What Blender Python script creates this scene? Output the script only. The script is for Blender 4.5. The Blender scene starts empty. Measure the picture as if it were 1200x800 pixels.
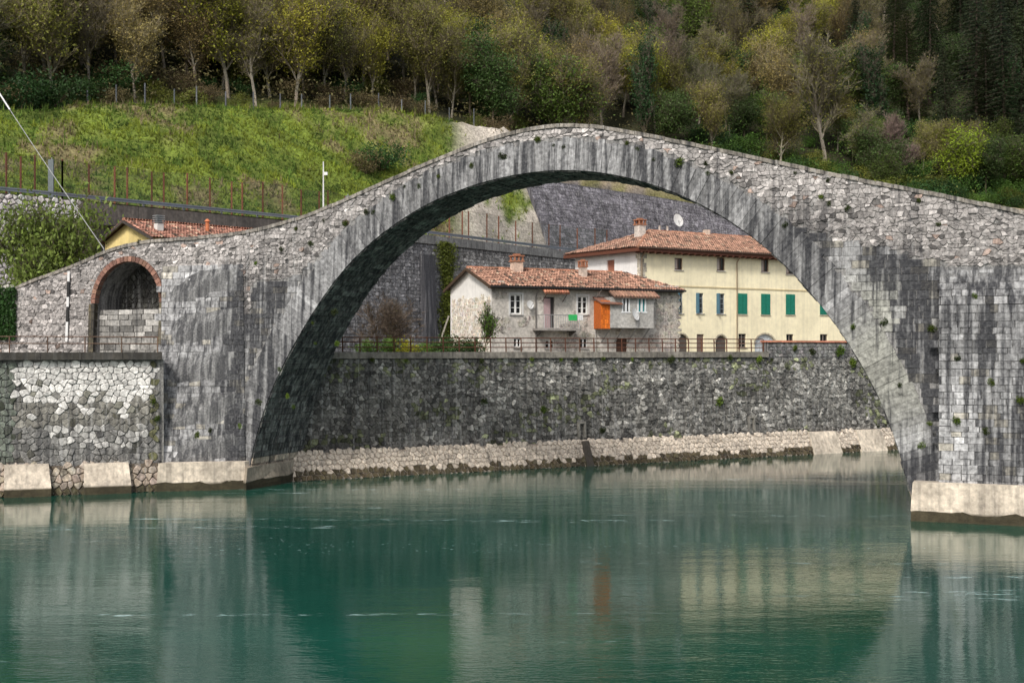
import bpy, math, random
import numpy as np
from mathutils import Vector, noise as mnoise, Matrix
random.seed(7)
S = bpy.context.scene
C = S.collection
R = math.radians

# ------------------------------------------------------------------ camera, sky, sun, exposure
H = 8.1            # camera height above the river
F = 1500.0         # focal length in photo pixels (1200 wide)
HR = 410.0         # horizon row in the photo
cam_d = bpy.data.cameras.new('camera'); cam = bpy.data.objects.new('camera', cam_d); C.objects.link(cam)
cam.location = (0, 0, H); cam.rotation_euler = (R(90), 0, 0)
cam_d.sensor_width = 36; cam_d.lens = 36 * F / 1200; cam_d.shift_y = (HR - 400) / 1200
cam_d.clip_start = 0.5; cam_d.clip_end = 2000
S.camera = cam
W = bpy.data.worlds.new('World'); S.world = W; W.use_nodes = True
SUN_EL, SUN_AZ = 44, 203      # azimuth clockwise from +Y: behind the camera, a little left
nt = W.node_tree; nt.nodes.clear()
sky = nt.nodes.new('ShaderNodeTexSky'); sky.sky_type = 'NISHITA'; sky.sun_disc = False
sky.sun_elevation = R(SUN_EL); sky.sun_rotation = R(SUN_AZ); sky.air_density = 1.2; sky.dust_density = 4.0; sky.ozone_density = 0.6
hs = nt.nodes.new('ShaderNodeHueSaturation'); hs.inputs['Saturation'].default_value = 0.45
bg = nt.nodes.new('ShaderNodeBackground'); bg.inputs['Strength'].default_value = 0.095
wo = nt.nodes.new('ShaderNodeOutputWorld')
nt.links.new(sky.outputs[0], hs.inputs['Color']); nt.links.new(hs.outputs[0], bg.inputs[0]); nt.links.new(bg.outputs[0], wo.inputs[0])
sd = bpy.data.lights.new('sun', 'SUN'); sd.energy = 1.5; sd.angle = R(10); sd.color = (1, 0.95, 0.87)
so = bpy.data.objects.new('sun', sd); C.objects.link(so)
az, el = R(SUN_AZ), R(SUN_EL)
sdir = Vector((math.sin(az) * math.cos(el), math.cos(az) * math.cos(el), math.sin(el)))
so.rotation_euler = sdir.to_track_quat('Z', 'Y').to_euler(); so.location = (0, -20, 60)
S.view_settings.view_transform = 'Standard'; S.view_settings.look = 'None'
S.view_settings.exposure = 0.78; S.view_settings.gamma = 1.0

# ------------------------------------------------------------------ pixel helpers
def at(px, py, Y): return Vector(((px - 600) / F * Y, Y, H - (py - HR) / F * Y))
def proj(p): return 600 + F * p[0] / p[1], HR - F * (p[2] - H) / p[1]
def lerp(a, b, t): return a + (b - a) * t
def smooth(a, b, x):
    t = min(1, max(0, (x - a) / (b - a))); return t * t * (3 - 2 * t)
def nz(x, y, z=0): return mnoise.noise(Vector((x, y, z)))
def fbm(x, y, z=0): return nz(x, y, z) + .5 * nz(2 * x, 2 * y, 2 * z + 7) + .25 * nz(4 * x, 4 * y, 4 * z + 3)

# ------------------------------------------------------------------ materials (colour comes from the 'tint' attribute)
def mat(name, rough=.9, fine=6, famt=.5, bump=.4, bscale=12, streak=0, spec=.3, metal=0, transl=0, rnd=0, patch=0, patchscale=.6):
    m = bpy.data.materials.new(name); m.use_nodes = True
    n = m.node_tree.nodes; l = m.node_tree.links
    b = n['Principled BSDF']; b.inputs['Roughness'].default_value = rough; b.inputs['Metallic'].default_value = metal
    b.inputs['Specular IOR Level'].default_value = spec
    a = n.new('ShaderNodeAttribute'); a.attribute_name = 'tint'; col = a.outputs['Color']
    geo = n.new('ShaderNodeNewGeometry')
    def noise(scale, det=4, vec=None, rou=.6):
        t = n.new('ShaderNodeTexNoise'); t.inputs['Scale'].default_value = scale; t.inputs['Detail'].default_value = det
        t.inputs['Roughness'].default_value = rou
        l.new(vec or geo.outputs['Position'], t.inputs['Vector']); return t.outputs['Fac']
    def ramp(v, lo, hi, t0, t1):
        r = n.new('ShaderNodeMapRange'); r.inputs[1].default_value = lo; r.inputs[2].default_value = hi
        r.inputs[3].default_value = t0; r.inputs[4].default_value = t1; l.new(v, r.inputs[0]); return r.outputs[0]
    def math_(op, x, y):
        q = n.new('ShaderNodeMath'); q.operation = op
        for k, v in ((0, x), (1, y)):
            if isinstance(v, (int, float)): q.inputs[k].default_value = v
            else: l.new(v, q.inputs[k])
        return q.outputs[0]
    def mix(fac, c1, c2, mode='MIX'):
        q = n.new('ShaderNodeMix'); q.data_type = 'RGBA'; q.blend_type = mode
        for k, v in ((0, fac), (6, c1), (7, c2)):
            if isinstance(v, (int, float)): q.inputs[k].default_value = v
            elif isinstance(v, tuple): q.inputs[k].default_value = v
            else: l.new(v, q.inputs[k])
        return q.outputs[2]
    if famt:
        v = ramp(noise(fine, 6), .3, .7, 1 - famt, 1 + famt)
        col = mix(1.0, col, v, 'MULTIPLY')
    if patch:
        v = ramp(noise(patchscale, 5), .35, .65, 1 - patch, 1 + patch)
        col = mix(1.0, col, v, 'MULTIPLY')
    if streak:
        mp = n.new('ShaderNodeMapping'); mp.inputs['Scale'].default_value = (3.4, 3.4, .10); l.new(geo.outputs['Position'], mp.inputs[0])
        mp2 = n.new('ShaderNodeMapping'); mp2.inputs['Scale'].default_value = (5.5, 5.5, .2); mp2.inputs['Location'].default_value = (9, 4, 2); l.new(geo.outputs['Position'], mp2.inputs[0])
        dn = math_('ADD', noise(1, 5, mp.outputs[0], .62), math_('MULTIPLY', a.outputs['Alpha'], .30))
        d = ramp(dn, .57, .74, 0, 1)
        li = ramp(noise(1, 3, mp2.outputs[0], .55), .54, .64, 0, 1)
        blot = ramp(noise(7, 5), .3, .6, .74, 1)
        lf = math_('MINIMUM', math_('MULTIPLY', a.outputs['Alpha'], 3), 1)
        col = mix(math_('MULTIPLY', math_('MULTIPLY', li, lf), .28 if streak > .4 else .05), col, (.50, .50, .50, 1))
        col = mix(math_('MULTIPLY', math_('MULTIPLY', d, blot), streak), col, (.020, .021, .026, 1))
    if rnd:
        oi = n.new('ShaderNodeObjectInfo')
        h = n.new('ShaderNodeHueSaturation'); l.new(col, h.inputs['Color'])
        l.new(ramp(oi.outputs['Random'], 0, 1, .5 - .012 * rnd, .5 + .012 * rnd), h.inputs['Hue'])
        l.new(ramp(math_('FRACT', math_('MULTIPLY', oi.outputs['Random'], 7.31), 0), 0, 1, 1 - .35 * rnd, 1 + .35 * rnd), h.inputs['Value'])
        col = h.outputs[0]
    l.new(col, b.inputs['Base Color'])
    if bump:
        bp = n.new('ShaderNodeBump'); bp.inputs['Strength'].default_value = bump; bp.inputs['Distance'].default_value = .05
        l.new(noise(bscale, 5), bp.inputs['Height']); l.new(bp.outputs[0], b.inputs['Normal'])
    if transl:
        tr = n.new('ShaderNodeBsdfTranslucent'); l.new(col, tr.inputs[0])
        ms = n.new('ShaderNodeMixShader'); ms.inputs[0].default_value = transl
        l.new(b.outputs[0], ms.inputs[1]); l.new(tr.outputs[0], ms.inputs[2]); l.new(ms.outputs[0], n['Material Output'].inputs[0])
    return m
M = {
 'stone': mat('weathered_stone', .92, 5, .55, .7, 9, streak=.93),
 'rubble': mat('rubble_stone', .92, 6, .5, .7, 10, streak=.6),
 'wallstone': mat('bank_stone', .93, 7, .5, .7, 10, streak=.45, patch=.3, patchscale=.5),
 'mortar': mat('mortar', .95, 9, .5, .8, 18, streak=.8),
 'concrete': mat('concrete', .9, 4, .32, .4, 14, streak=.35, patch=.25),
 'plaster': mat('plaster', .9, 2.5, .07, .15, 20, streak=.10, patch=.08, patchscale=.5),
 'render': mat('old_render', .92, 5, .3, .5, 10, patch=.2),
 'tile': mat('clay_tile', .85, 9, .3, .3, 20),
 'brick': mat('brick', .9, 10, .35, .4, 20),
 'wood': mat('painted_wood', .6, 6, .15, .1, 20),
 'rust': mat('rusty_steel', .8, 12, .4, .2, 30),
 'metal': mat('galvanised_steel', .45, 6, .15, .05, 20, metal=.6),
 'white': mat('white_paint', .5, 6, .08, .05, 20),
 'glass': mat('window_glass', .08, 3, .1, 0, spec=.6),
 'cloth': mat('cloth', .95, 8, .15, .1, 20),
 'leaf': mat('foliage', .6, 1.2, .35, 0, transl=.3, rnd=1, spec=.25),
 'bark': mat('bark', .95, 4, .35, .3, 12, rnd=.5),
 'grass': mat('grass', .8, 2.5, .4, 0, transl=.25, patch=.35, patchscale=.25),
 'ground': mat('soil', .95, 3.5, .55, .9, 4, patch=.3, patchscale=.3),
 'asphalt': mat('asphalt', .9, 8, .3, .3, 20),
}
def net_mat():
    m = bpy.data.materials.new('steel_net'); m.use_nodes = True; n = m.node_tree.nodes; l = m.node_tree.links
    b = n['Principled BSDF']; b.inputs['Base Color'].default_value = (.05, .09, .06, 1); b.inputs['Roughness'].default_value = .7
    t = n.new('ShaderNodeBsdfTransparent'); ms = n.new('ShaderNodeMixShader'); ms.inputs[0].default_value = .2
    l.new(t.outputs[0], ms.inputs[1]); l.new(b.outputs[0], ms.inputs[2]); l.new(ms.outputs[0], n['Material Output'].inputs[0]); return m
M['net'] = net_mat()
def water_mat():
    m = bpy.data.materials.new('river_water'); m.use_nodes = True; n = m.node_tree.nodes; l = m.node_tree.links
    b = n['Principled BSDF']; b.inputs['IOR'].default_value = 1.43; b.inputs['Specular IOR Level'].default_value = .5
    geo = n.new('ShaderNodeNewGeometry')
    def nsc(sx, sy, sc, det, rou=.55, dist=0):
        mp = n.new('ShaderNodeMapping'); mp.inputs['Scale'].default_value = (sx, sy, 1); mp.inputs['Rotation'].default_value = (0, 0, R(-8))
        l.new(geo.outputs['Position'], mp.inputs[0])
        t = n.new('ShaderNodeTexNoise'); t.inputs['Scale'].default_value = sc; t.inputs['Detail'].default_value = det
        t.inputs['Roughness'].default_value = rou; t.inputs['Distortion'].default_value = dist; l.new(mp.outputs[0], t.inputs['Vector']); return t.outputs['Fac']
    def rmp(v, lo, hi, t0, t1):
        r = n.new('ShaderNodeMapRange'); r.inputs[1].default_value = lo; r.inputs[2].default_value = hi
        r.inputs[3].default_value = t0; r.inputs[4].default_value = t1; l.new(v, r.inputs[0]); return r.outputs[0]
    def mul(x, y, op='MULTIPLY'):
        q = n.new('ShaderNodeMath'); q.operation = op
        for k, v in ((0, x), (1, y)):
            if isinstance(v, (int, float)): q.inputs[k].default_value = v
            else: l.new(v, q.inputs[k])
        return q.outputs[0]
    ruff = rmp(nsc(.25, 1, .09, 3, .5, .6), .38, .64, .45, 1.5)      # calmer and more ruffled patches
    fine = nsc(.9, 1.9, 3.4, 3, .5); mid = nsc(.4, 1.3, .7, 3, .5)
    hgt = mul(mul(mul(fine, .014), mul(mid, .036), 'ADD'), ruff)
    bp = n.new('ShaderNodeBump'); bp.inputs['Strength'].default_value = 1; bp.inputs['Distance'].default_value = .42
    l.new(hgt, bp.inputs['Height']); l.new(bp.outputs[0], b.inputs['Normal'])
    b.inputs['Roughness'].default_value = .04
    cmx = n.new('ShaderNodeMix'); cmx.data_type = 'RGBA'
    cmx.inputs[6].default_value = (.003, .043, .029, 1); cmx.inputs[7].default_value = (.007, .072, .050, 1)
    l.new(rmp(nsc(.3, 1, .08, 4), .35, .65, 0, 1), cmx.inputs[0])
    # foam lines where the current breaks; light glints painted in as pale specks
    band = rmp(nsc(.05, 1, .34, 3, .5, .5), .60, .66, 0, 1); spk = rmp(nsc(.35, 1, 2.6, 5, .7), .53, .66, 0, 1)
    glit = mul(rmp(nsc(.6, 1, 7, 2, .5), .66, .72, 0, .8), rmp(nsc(.12, 1, .11, 3, .5, .4), .52, .62, 0, 1))
    fm = n.new('ShaderNodeMix'); fm.data_type = 'RGBA'; fm.inputs[7].default_value = (.45, .62, .62, 1)
    l.new(mul(mul(band, spk), glit, 'MAXIMUM'), fm.inputs[0]); l.new(cmx.outputs[2], fm.inputs[6]); l.new(fm.outputs[2], b.inputs['Base Color'])
    return m
M['water'] = water_mat()

# ------------------------------------------------------------------ mesh builder
ORIG = {}
class MB:
    def __init__(s): s.v = []; s.f = []; s.c = []
    def add(s, vs, fs, col):
        o = len(s.v); s.v += [tuple(p) for p in vs]; s.f += [tuple(i + o for i in f) for f in fs]
        col = tuple(col) if len(col) == 4 else tuple(col) + (0.3,)
        s.c += [col] * len(vs); return s
    def box(s, x0, x1, y0, y1, z0, z1, col):
        vs = [(x, y, z) for z in (z0, z1) for x, y in ((x0, y0), (x1, y0), (x1, y1), (x0, y1))]
        return s.add(vs, [(3, 2, 1, 0), (4, 5, 6, 7), (0, 1, 5, 4), (1, 2, 6, 5), (2, 3, 7, 6), (3, 0, 4, 7)], col)
    def hexa(s, a, b, col):      # two quads -> closed solid
        vs = list(a) + list(b)
        return s.add(vs, [(3, 2, 1, 0), (4, 5, 6, 7), (0, 1, 5, 4), (1, 2, 6, 5), (2, 3, 7, 6), (3, 0, 4, 7)], col)
    def tube(s, p, q, r0, r1=None, n=6, col=(.1, .1, .1), cap=True):
        p = Vector(p); q = Vector(q); r1 = r0 if r1 is None else r1
        d = (q - p)
        if d.length < 1e-5: return s
        d.normalize(); a = d.orthogonal().normalized(); b = d.cross(a)
        vs = []
        for c, r in ((p, r0), (q, r1)):
            for i in range(n):
                t = 2 * math.pi * i / n; vs.append(c + a * (r * math.cos(t)) + b * (r * math.sin(t)))
        fs = [(i, (i + 1) % n, n + (i + 1) % n, n + i) for i in range(n)]
        if cap: fs += [tuple(range(n - 1, -1, -1)), tuple(range(n, 2 * n))]
        return s.add(vs, fs, col)
    def prism(s, pts, lo, hi, col):      # pts: 2-D outline, lo / hi map an outline point to 3-D
        n = len(pts); vs = [lo(*p) for p in pts] + [hi(*p) for p in pts]
        fs = [tuple(range(n)), tuple(range(2 * n - 1, n - 1, -1))] + [((i + 1) % n, i, n + i, n + (i + 1) % n) for i in range(n)]
        return s.add(vs, fs, col)
    def quad(s, a, b, c, d, col): return s.add([a, b, c, d], [(0, 1, 2, 3)], col)
    def tri(s, a, b, c, col): return s.add([a, b, c], [(0, 1, 2)], col)
    def build(s, name, m, parent=None, local=False, smoothf=False, kind=None, label=None):
        me = bpy.data.meshes.new(name)
        off = Vector((0, 0, 0)) if (local or parent is None) else ORIG[parent.name]
        arr = np.array(s.v, dtype=np.float32).reshape(-1, 3) - np.array(off, dtype=np.float32)
        me.from_pydata(arr.tolist(), [], s.f)
        ca = me.attributes.new('tint', 'FLOAT_COLOR', 'POINT')
        ca.data.foreach_set('color', np.array(s.c, dtype=np.float32).ravel())
        if smoothf: me.polygons.foreach_set('use_smooth', [True] * len(me.polygons))
        me.materials.append(M[m])
        o = bpy.data.objects.new(name, me); C.objects.link(o)
        if parent: o.parent = parent; ORIG[o.name] = off
        if kind: o['kind'] = kind
        if label: o['label'] = label
        return o
def tag(o, label, cat, group=None, kind=None):
    if label: o['label'] = label
    if cat: o['category'] = cat
    if group: o['group'] = group
    if kind: o['kind'] = kind
    return o
def thing(name, label, cat, loc=(0, 0, 0), rz=0, group=None):
    o = bpy.data.objects.new(name, None); C.objects.link(o); o.location = loc; o.rotation_euler = (0, 0, rz); o.empty_display_size = .3
    ORIG[o.name] = Vector(loc); return tag(o, label, cat, group)
def copy_tree(o, parent=None):
    c = o.copy(); C.objects.link(c); c.parent = parent
    for ch in list(o.children): copy_tree(ch, c)
    return c
def jit(col, a, rng=random):
    k = 1 + rng.uniform(-a, a); return tuple(x * k * (1 + rng.uniform(-.04, .04)) for x in col[:3])
def recalc(o):
    import bmesh
    b = bmesh.new(); b.from_mesh(o.data); bmesh.ops.recalc_face_normals(b, faces=b.faces[:]); b.to_mesh(o.data); b.free(); return o

# ------------------------------------------------------------------ stonework
def bond(a0, a1, b0, b1, da, db, delta, jt, inside, rng, rowvar=0):
    """running-bond (delta 0) to honeycomb (delta .17) cells with shared, jittered corners"""
    na = int((a1 - a0) / da * 2) + 4; nb = int((b1 - b0) / db) + 1
    rows = [b0]
    while rows[-1] < b1: rows.append(rows[-1] + db * (1 + rng.uniform(-rowvar, rowvar)))
    V = []
    for j, bb in enumerate(rows):
        o = j & 1
        V.append([(a0 + (k - 1) * da / 2 + rng.uniform(-jt, jt) * da * .5,
                   bb + (delta if (k & 1) == o else -delta) * db + rng.uniform(-jt, jt) * db * (.5 if delta else .12)) for k in range(na)])
    out = []
    for j in range(len(rows) - 1):
        o = j & 1
        for k in range(o, na - 2, 2):
            p = [V[j][k], V[j][k + 1], V[j][k + 2], V[j + 1][k + 2], V[j + 1][k + 1], V[j + 1][k]]
            ca = sum(q[0] for q in p) / 6; cb = sum(q[1] for q in p) / 6
            if inside(ca, cb): out.append(p)
    return out
def ashlar(a0, a1, b0, b1, wmin, wmax, hmin, hmax, inside, rng):
    out = []; b = b0
    while b < b1:
        h = rng.uniform(hmin, hmax); a = a0 - rng.uniform(0, wmax)
        while a < a1:
            w = rng.uniform(wmin, wmax); j = lambda: rng.uniform(-.014, .014)
            if inside(a + w / 2, b + h / 2): out.append([(max(a, a0) + j(), b + j()), (min(a + w, a1) + j(), b + j()), (min(a + w, a1) + j(), b + h + j()), (max(a, a0) + j(), b + h + j())])
            a += w
        b += h
    return out
def stone(poly, fn, joint, h, bev, rng, rnd=False):
    if rnd:      # cut the corners: a rounded cobble
        q = []
        for i in range(len(poly)):
            a, b = poly[i - 1], poly[i]; q += [(lerp(a[0], b[0], rnd), lerp(a[1], b[1], rnd)), (lerp(a[0], b[0], 1 - rnd), lerp(a[1], b[1], 1 - rnd))]
        poly = q
    n = len(poly); ca = sum(p[0] for p in poly) / n; cb = sum(p[1] for p in poly) / n
    r = sum(math.hypot(p[0] - ca, p[1] - cb) for p in poly) / n
    k0 = max(.4, 1 - joint / r); k1 = max(.3, k0 - bev / r)
    vs = [fn(ca + (p[0] - ca) * k0, cb + (p[1] - cb) * k0, -.06) for p in poly]
    ta, tb_ = rng.uniform(-.35, .35) * h / r, rng.uniform(-.35, .35) * h / r
    if rnd:
        km = k0 - bev * .3 / r
        vs += [fn(ca + (p[0] - ca) * km, cb + (p[1] - cb) * km, h * .55 + ta * (p[0] - ca) + tb_ * (p[1] - cb)) for p in poly]
    vs += [fn(ca + (p[0] - ca) * k1, cb + (p[1] - cb) * k1, h + ta * (p[0] - ca) + tb_ * (p[1] - cb)) for p in poly]
    L = 3 if rnd else 2
    fs = [(l * n + i, l * n + (i + 1) % n, (l + 1) * n + (i + 1) % n, (l + 1) * n + i) for l in range(L - 1) for i in range(n)] + [tuple((L - 1) * n + i for i in range(n))]
    return vs, fs, fn(ca, cb, 0)
def lay(parent, polys, fn, tint, m, name, bulk, joint=.03, h=(.03, .1), bev=.06, nmax=300, seed=1, rnd=False):
    """stones as parts: the nmax that show largest one by one, the rest joined"""
    rng = random.Random(seed); L = []
    for p in polys:
        vs, fs, c = stone(p, fn, joint, rng.uniform(*h), bev, rng, rnd)
        px, py = proj(c)
        ar = abs(sum(p[i][0] * p[i - 1][1] - p[i - 1][0] * p[i][1] for i in range(len(p)))) / 2
        vis = -20 < px < 1220 and -20 < py < 820
        L.append(((ar / c[1] ** 2) if vis else 0, vs, fs, tint(px, py, rng)))
    L.sort(key=lambda q: -q[0])
    for q in L[:nmax]: MB().add(q[1], q[2], q[3]).build(name, m, parent)
    if L[nmax:]:
        mb = MB()
        for q in L[nmax:]: mb.add(q[1], q[2], q[3])
        mb.build(bulk, m, parent, kind='stuff')
def inpoly(a, b, P):
    r = False; j = len(P) - 1
    for i in range(len(P)):
        if (P[i][1] > b) != (P[j][1] > b) and a < (P[j][0] - P[i][0]) * (b - P[i][1]) / (P[j][1] - P[i][1]) + P[i][0]: r = not r
        j = i
    return r
def interp(x, xs, ys): return float(np.interp(x, xs, ys))
def resample(P, step):
    P = [np.array(p, float) for p in P]; d = [0]
    for i in range(1, len(P)): d.append(d[-1] + np.linalg.norm(P[i] - P[i - 1]))
    n = max(2, int(round(d[-1] / step)) + 1); t = np.linspace(0, d[-1], n)
    return np.stack([np.interp(t, d, [p[k] for p in P]) for k in range(len(P[0]))], 1)
def soften(A, n=3, it=2):
    A = A.copy()
    for _ in range(it):
        B = A.copy()
        for i in range(1, len(A) - 1):
            w = min(n, i, len(A) - 1 - i); B[i] = A[i - w:i + w + 1].mean(0)
        A = B
    return A
# ================================================================== SETTING
# ---- hill and road line behind the village: plan positions of the road edge
RZ = 20.4
def road_pt(px, row): d = (21 - H) * F / (HR - row); return ((px - 600) / F * d, d)
BASE = [road_pt(-260, 193), road_pt(-150, 203), road_pt(0, 217), road_pt(150, 232), road_pt(335, 250), road_pt(517, 271), road_pt(600, 281.5), road_pt(675, 291), (24, 178), (50, 190), (90, 200), (140, 206), (200, 210)]
BL = soften(resample(BASE, 1.2), 5, 2)
BN = np.zeros_like(BL)
for i in range(len(BL)):
    d = BL[min(i + 3, len(BL) - 1)] - BL[max(i - 3, 0)]; d /= np.linalg.norm(d); BN[i] = (-d[1], d[0])
BU = np.concatenate([[0], np.cumsum(np.linalg.norm(np.diff(BL, axis=0), axis=1))])
def u_of(pt): return BU[int(np.argmin(np.linalg.norm(BL - np.array(pt), axis=1)))]
KU = [u_of(p) for p in BASE]
#            -260  -150   0    150   335   517   600   675   24..
VT = [27,    27,   27,   27,   26,   23,   19,   13,   8,    8,    9,    10,   10]
ZT = [28.3,  28.8, 29.8, 31.5, 34.5, 36.6, 38.3, 37.6, 33,   32,   31,   30,   30]
SL = [.62,   .62,  .62,  .62,  .62,  .62,  .6,   .6,   .62,  .62,  .62,  .62,  .62]
def base(u):
    return np.array([np.interp(u, BU, BL[:, 0]), np.interp(u, BU, BL[:, 1])]), np.array([np.interp(u, BU, BN[:, 0]), np.interp(u, BU, BN[:, 1])])
def hz(u, v):
    vt = interp(u, KU, VT); zt = interp(u, KU, ZT); sl = interp(u, KU, SL); w0 = 5.0
    if v <= w0: z = RZ
    elif v < vt:
        t = (v - w0) / (vt - w0); z = lerp(RZ, zt, t ** .92) + .5 * math.sin(t * math.pi) * fbm(u * .12, v * .2, 3)
    else:
        q = v - vt; z = zt + max(0, q - 4) * sl + .6 * smooth(4, 14, q) * fbm(u * .05, v * .05, 1) * 3
    return z
def hill(u, v):
    b, n = base(u); p = b + n * v; return Vector((p[0], p[1], hz(u, v)))
vs_ = [0, 2.5, 4.9] + list(np.arange(5.2, 30, .7)) + list(np.arange(30.5, 60, 2)) + list(np.arange(61, 170, 5))
us_ = list(np.arange(0, BU[-1], 1.3))
mb = MB(); G = []
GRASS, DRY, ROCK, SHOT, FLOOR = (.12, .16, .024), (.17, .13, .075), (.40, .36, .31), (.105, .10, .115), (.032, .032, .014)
for u in us_:
    vt = interp(u, KU, VT)
    for v in vs_:
        p = hill(u, v); px, py = proj(p); n1 = fbm(p.x * .09, p.y * .09, p.z * .09); n2 = fbm(p.x * .3, p.y * .3, p.z * .3 + 5)
        c = np.array(GRASS)
        if 4.9 < v <= vt + 4:
            c = c * (1 + .35 * n2) + (np.array(DRY) - c) * smooth(-.05, .5, n1 + .7 * n2) * .85
            if px > 520 or u > KU[6]:
                rk = smooth(.0, .25, n1 + .6 * n2 + .62) * smooth(515, 560, px)
                c = c + (np.array(ROCK) - c) * rk
            if py > 195:
                sh = smooth(634, 646, px + 6 * n2)
                c = c + (np.array(SHOT) * (1 + .2 * n2) - c) * sh
                lim = interp(px, [640, 752, 840, 900], [213, 230, 246, 262]) + 3 * n2
                if px > 640 and py < lim + 1: c = np.array((.15, .14, .06)) if py > lim - 9 else np.array((.27, .22, .15)) * (1 + .5 * n1)
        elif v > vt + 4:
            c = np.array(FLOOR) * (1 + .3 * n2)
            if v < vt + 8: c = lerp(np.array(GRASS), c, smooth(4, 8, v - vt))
        else: c = np.array((.09, .09, .09))
        q = Vector(p)
        if v > 5 and n2: q += Vector((0, 0, .6 * n2 if v < vt else .2 * n2))
        mb.v.append(tuple(q)); mb.c.append((float(c[0]), float(c[1]), float(c[2]), 0.))
nv = len(vs_)
for i in range(len(us_) - 1):
    for j in range(nv - 1):
        a = i * nv + j; mb.f.append((a, a + nv, a + nv + 1, a + 1))
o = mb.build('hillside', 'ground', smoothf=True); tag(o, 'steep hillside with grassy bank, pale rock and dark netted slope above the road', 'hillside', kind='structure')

# ---- water and village ground
A0 = np.array([-12.97, 79.4]); A1 = np.array([30.8, 103.8]); AD = (A1 - A0) / np.linalg.norm(A1 - A0); AN = np.array([AD[1], -AD[0]])  # river wall, outward normal
EL0 = np.array([-20.3, 73.9]); EL1 = np.array([-28.2, 70.9]); ED = (EL1 - EL0) / np.linalg.norm(EL1 - EL0); EN = np.array([-ED[1], ED[0]])
if EN[1] > 0: EN = -EN
mb = MB(); xs = np.linspace(-160, 200, 13); ys = np.linspace(-60, 190, 11)
for x in xs:
    for y in ys: mb.v.append((x, y, 0)); mb.c.append((.02, .1, .08, 0))
for i in range(len(xs) - 1):
    for j in range(len(ys) - 1):
        a = i * 11 + j; mb.f.append((a, a + 11, a + 12, a + 1))
tag(mb.build('river', 'water'), 'calm teal green river reflecting the bridge and yellow house', 'river', kind='structure')
GZ = 7.5
gl = [EL0 + ED * 70 - EN * 1.4, EL0 + ED * .6 - EN * 1.4, (-19.4, 78.7), (-15.2, 77.4)] + [A0 + AD * k - AN * 2.0 for k in (0.5, 60, 110)] + [(150, 206)] + [tuple(BL[i] + BN[i] * 3) for i in range(len(BL) - 40, 0, -12)]
mb = MB(); mb.prism([tuple(p) for p in gl], lambda x, y: (x, y, -2), lambda x, y: (x, y, GZ), (.16, .15, .13, 0))
o = recalc(mb.build('ground', 'ground')); tag(o, 'village street level ground behind the river walls', 'ground', kind='structure')

# ================================================================== BRIDGE
PL = np.array([-15.5, 75.0]); BD = np.array([.9315, -.3637]); BNn = np.array([.3637, .9315])
BW = 6.0; K = .05
def tb(z): return K * max(z, 0)
def br(s, t, z): p = PL + BD * s + BNn * t; return (p[0], p[1], z)
def pb(px, py):
    rx = (px - 600) / F; rz = (HR - py) / F
    Y = (PL @ BNn + K * H) / (rx * BNn[0] + BNn[1] - K * rz)
    p = np.array([rx * Y, Y]) - PL; return (float(p @ BD), H + rz * Y)
def face(s, z, h=0): return br(s, tb(z) - h, z)
topx = [(-70, 400), (-30, 365), (0, 344), (22, 333), (45, 325), (80, 313), (110, 300), (140, 285), (165, 281), (200, 279), (240, 276), (270, 274), (300, 268), (330, 262), (352, 254), (400, 235), (450, 212), (500, 190), (550, 169), (590, 155), (620, 148), (645, 144), (680, 143), (710, 147), (750, 155), (800, 165), (850, 175), (900, 186), (950, 197), (1000, 207), (1050, 217), (1100, 226), (1150, 236), (1200, 247), (1300, 271), (1400, 296)]
TOP = soften(resample([pb(*p) for p in topx], .5), 3, 2)
intx = [(287, 580), (288, 573), (293, 540), (298, 517), (310, 473), (328, 433), (346, 400), (358, 379), (377.5, 348), (403.5, 312), (426, 289.4), (442.4, 276.5), (462, 262), (491, 242), (520, 228), (549.7, 217.5), (588.6, 206), (640, 198), (668, 197), (700, 200), (735, 205.5), (755, 211.5), (790, 223.5), (815, 234.5), (835, 244.5), (870, 266), (901, 290.5), (930, 318.5), (961, 353), (989, 392), (1014, 431), (1033, 466), (1045, 496), (1054, 526), (1066, 570), (1075.5, 610), (1078, 620)]
INT = soften(resample([pb(*p) for p in intx], .37), 4, 3)
SEND = float(TOP[-1][0])
def ztop(s): return interp(s, TOP[:, 0], TOP[:, 1])
# inward (towards the stone) normals of the arch curve
IN = np.zeros_like(INT)
for i in range(len(INT)):
    d = INT[min(i + 2, len(INT) - 1)] - INT[max(i - 2, 0)]; d /= np.linalg.norm(d); IN[i] = (-d[1], d[0])
RT = 1.75
OUT = np.array([INT[i] + IN[i] * RT for i in range(len(INT))])
bridge = thing('arch_bridge', 'tall grey humpbacked medieval stone arch bridge spanning the river', 'bridge', br(18.7, 3, 0))
# small side arch in the approach ramp
sa = [pb(111, 405), pb(187, 405), pb(111, 352), pb(187, 352), pb(149, 306)]
sa_l, sa_r = (sa[0][0] + sa[2][0]) / 2, (sa[1][0] + sa[3][0]) / 2
sa_z0 = GZ - .3; sa_sp = sa[2][1] - .2; sa_ap = sa[4][1]; sa_c = (sa_l + sa_r) / 2; sa_w = (sa_r - sa_l) / 2; sa_h = sa_ap - sa_sp
arc = [(sa_c - sa_w * math.cos(t), sa_sp + sa_h * math.sin(t)) for t in np.linspace(0, math.pi, 19)]
sL = float(TOP[0][0])
s190 = pb(190, 420)[0]
core = [(sL, 6.6), (sa_l, 6.6)] + arc + [(sa_r, 6.6), (s190 + .3, 6.6), (s190 + .3, -1.5)]
core += [(INT[0][0], -1.5)] + [tuple(p) for p in INT] + [(INT[-1][0], -1.5), (SEND, -1.5)] + [(p[0], p[1] - .12) for p in TOP[::-1]]
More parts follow.
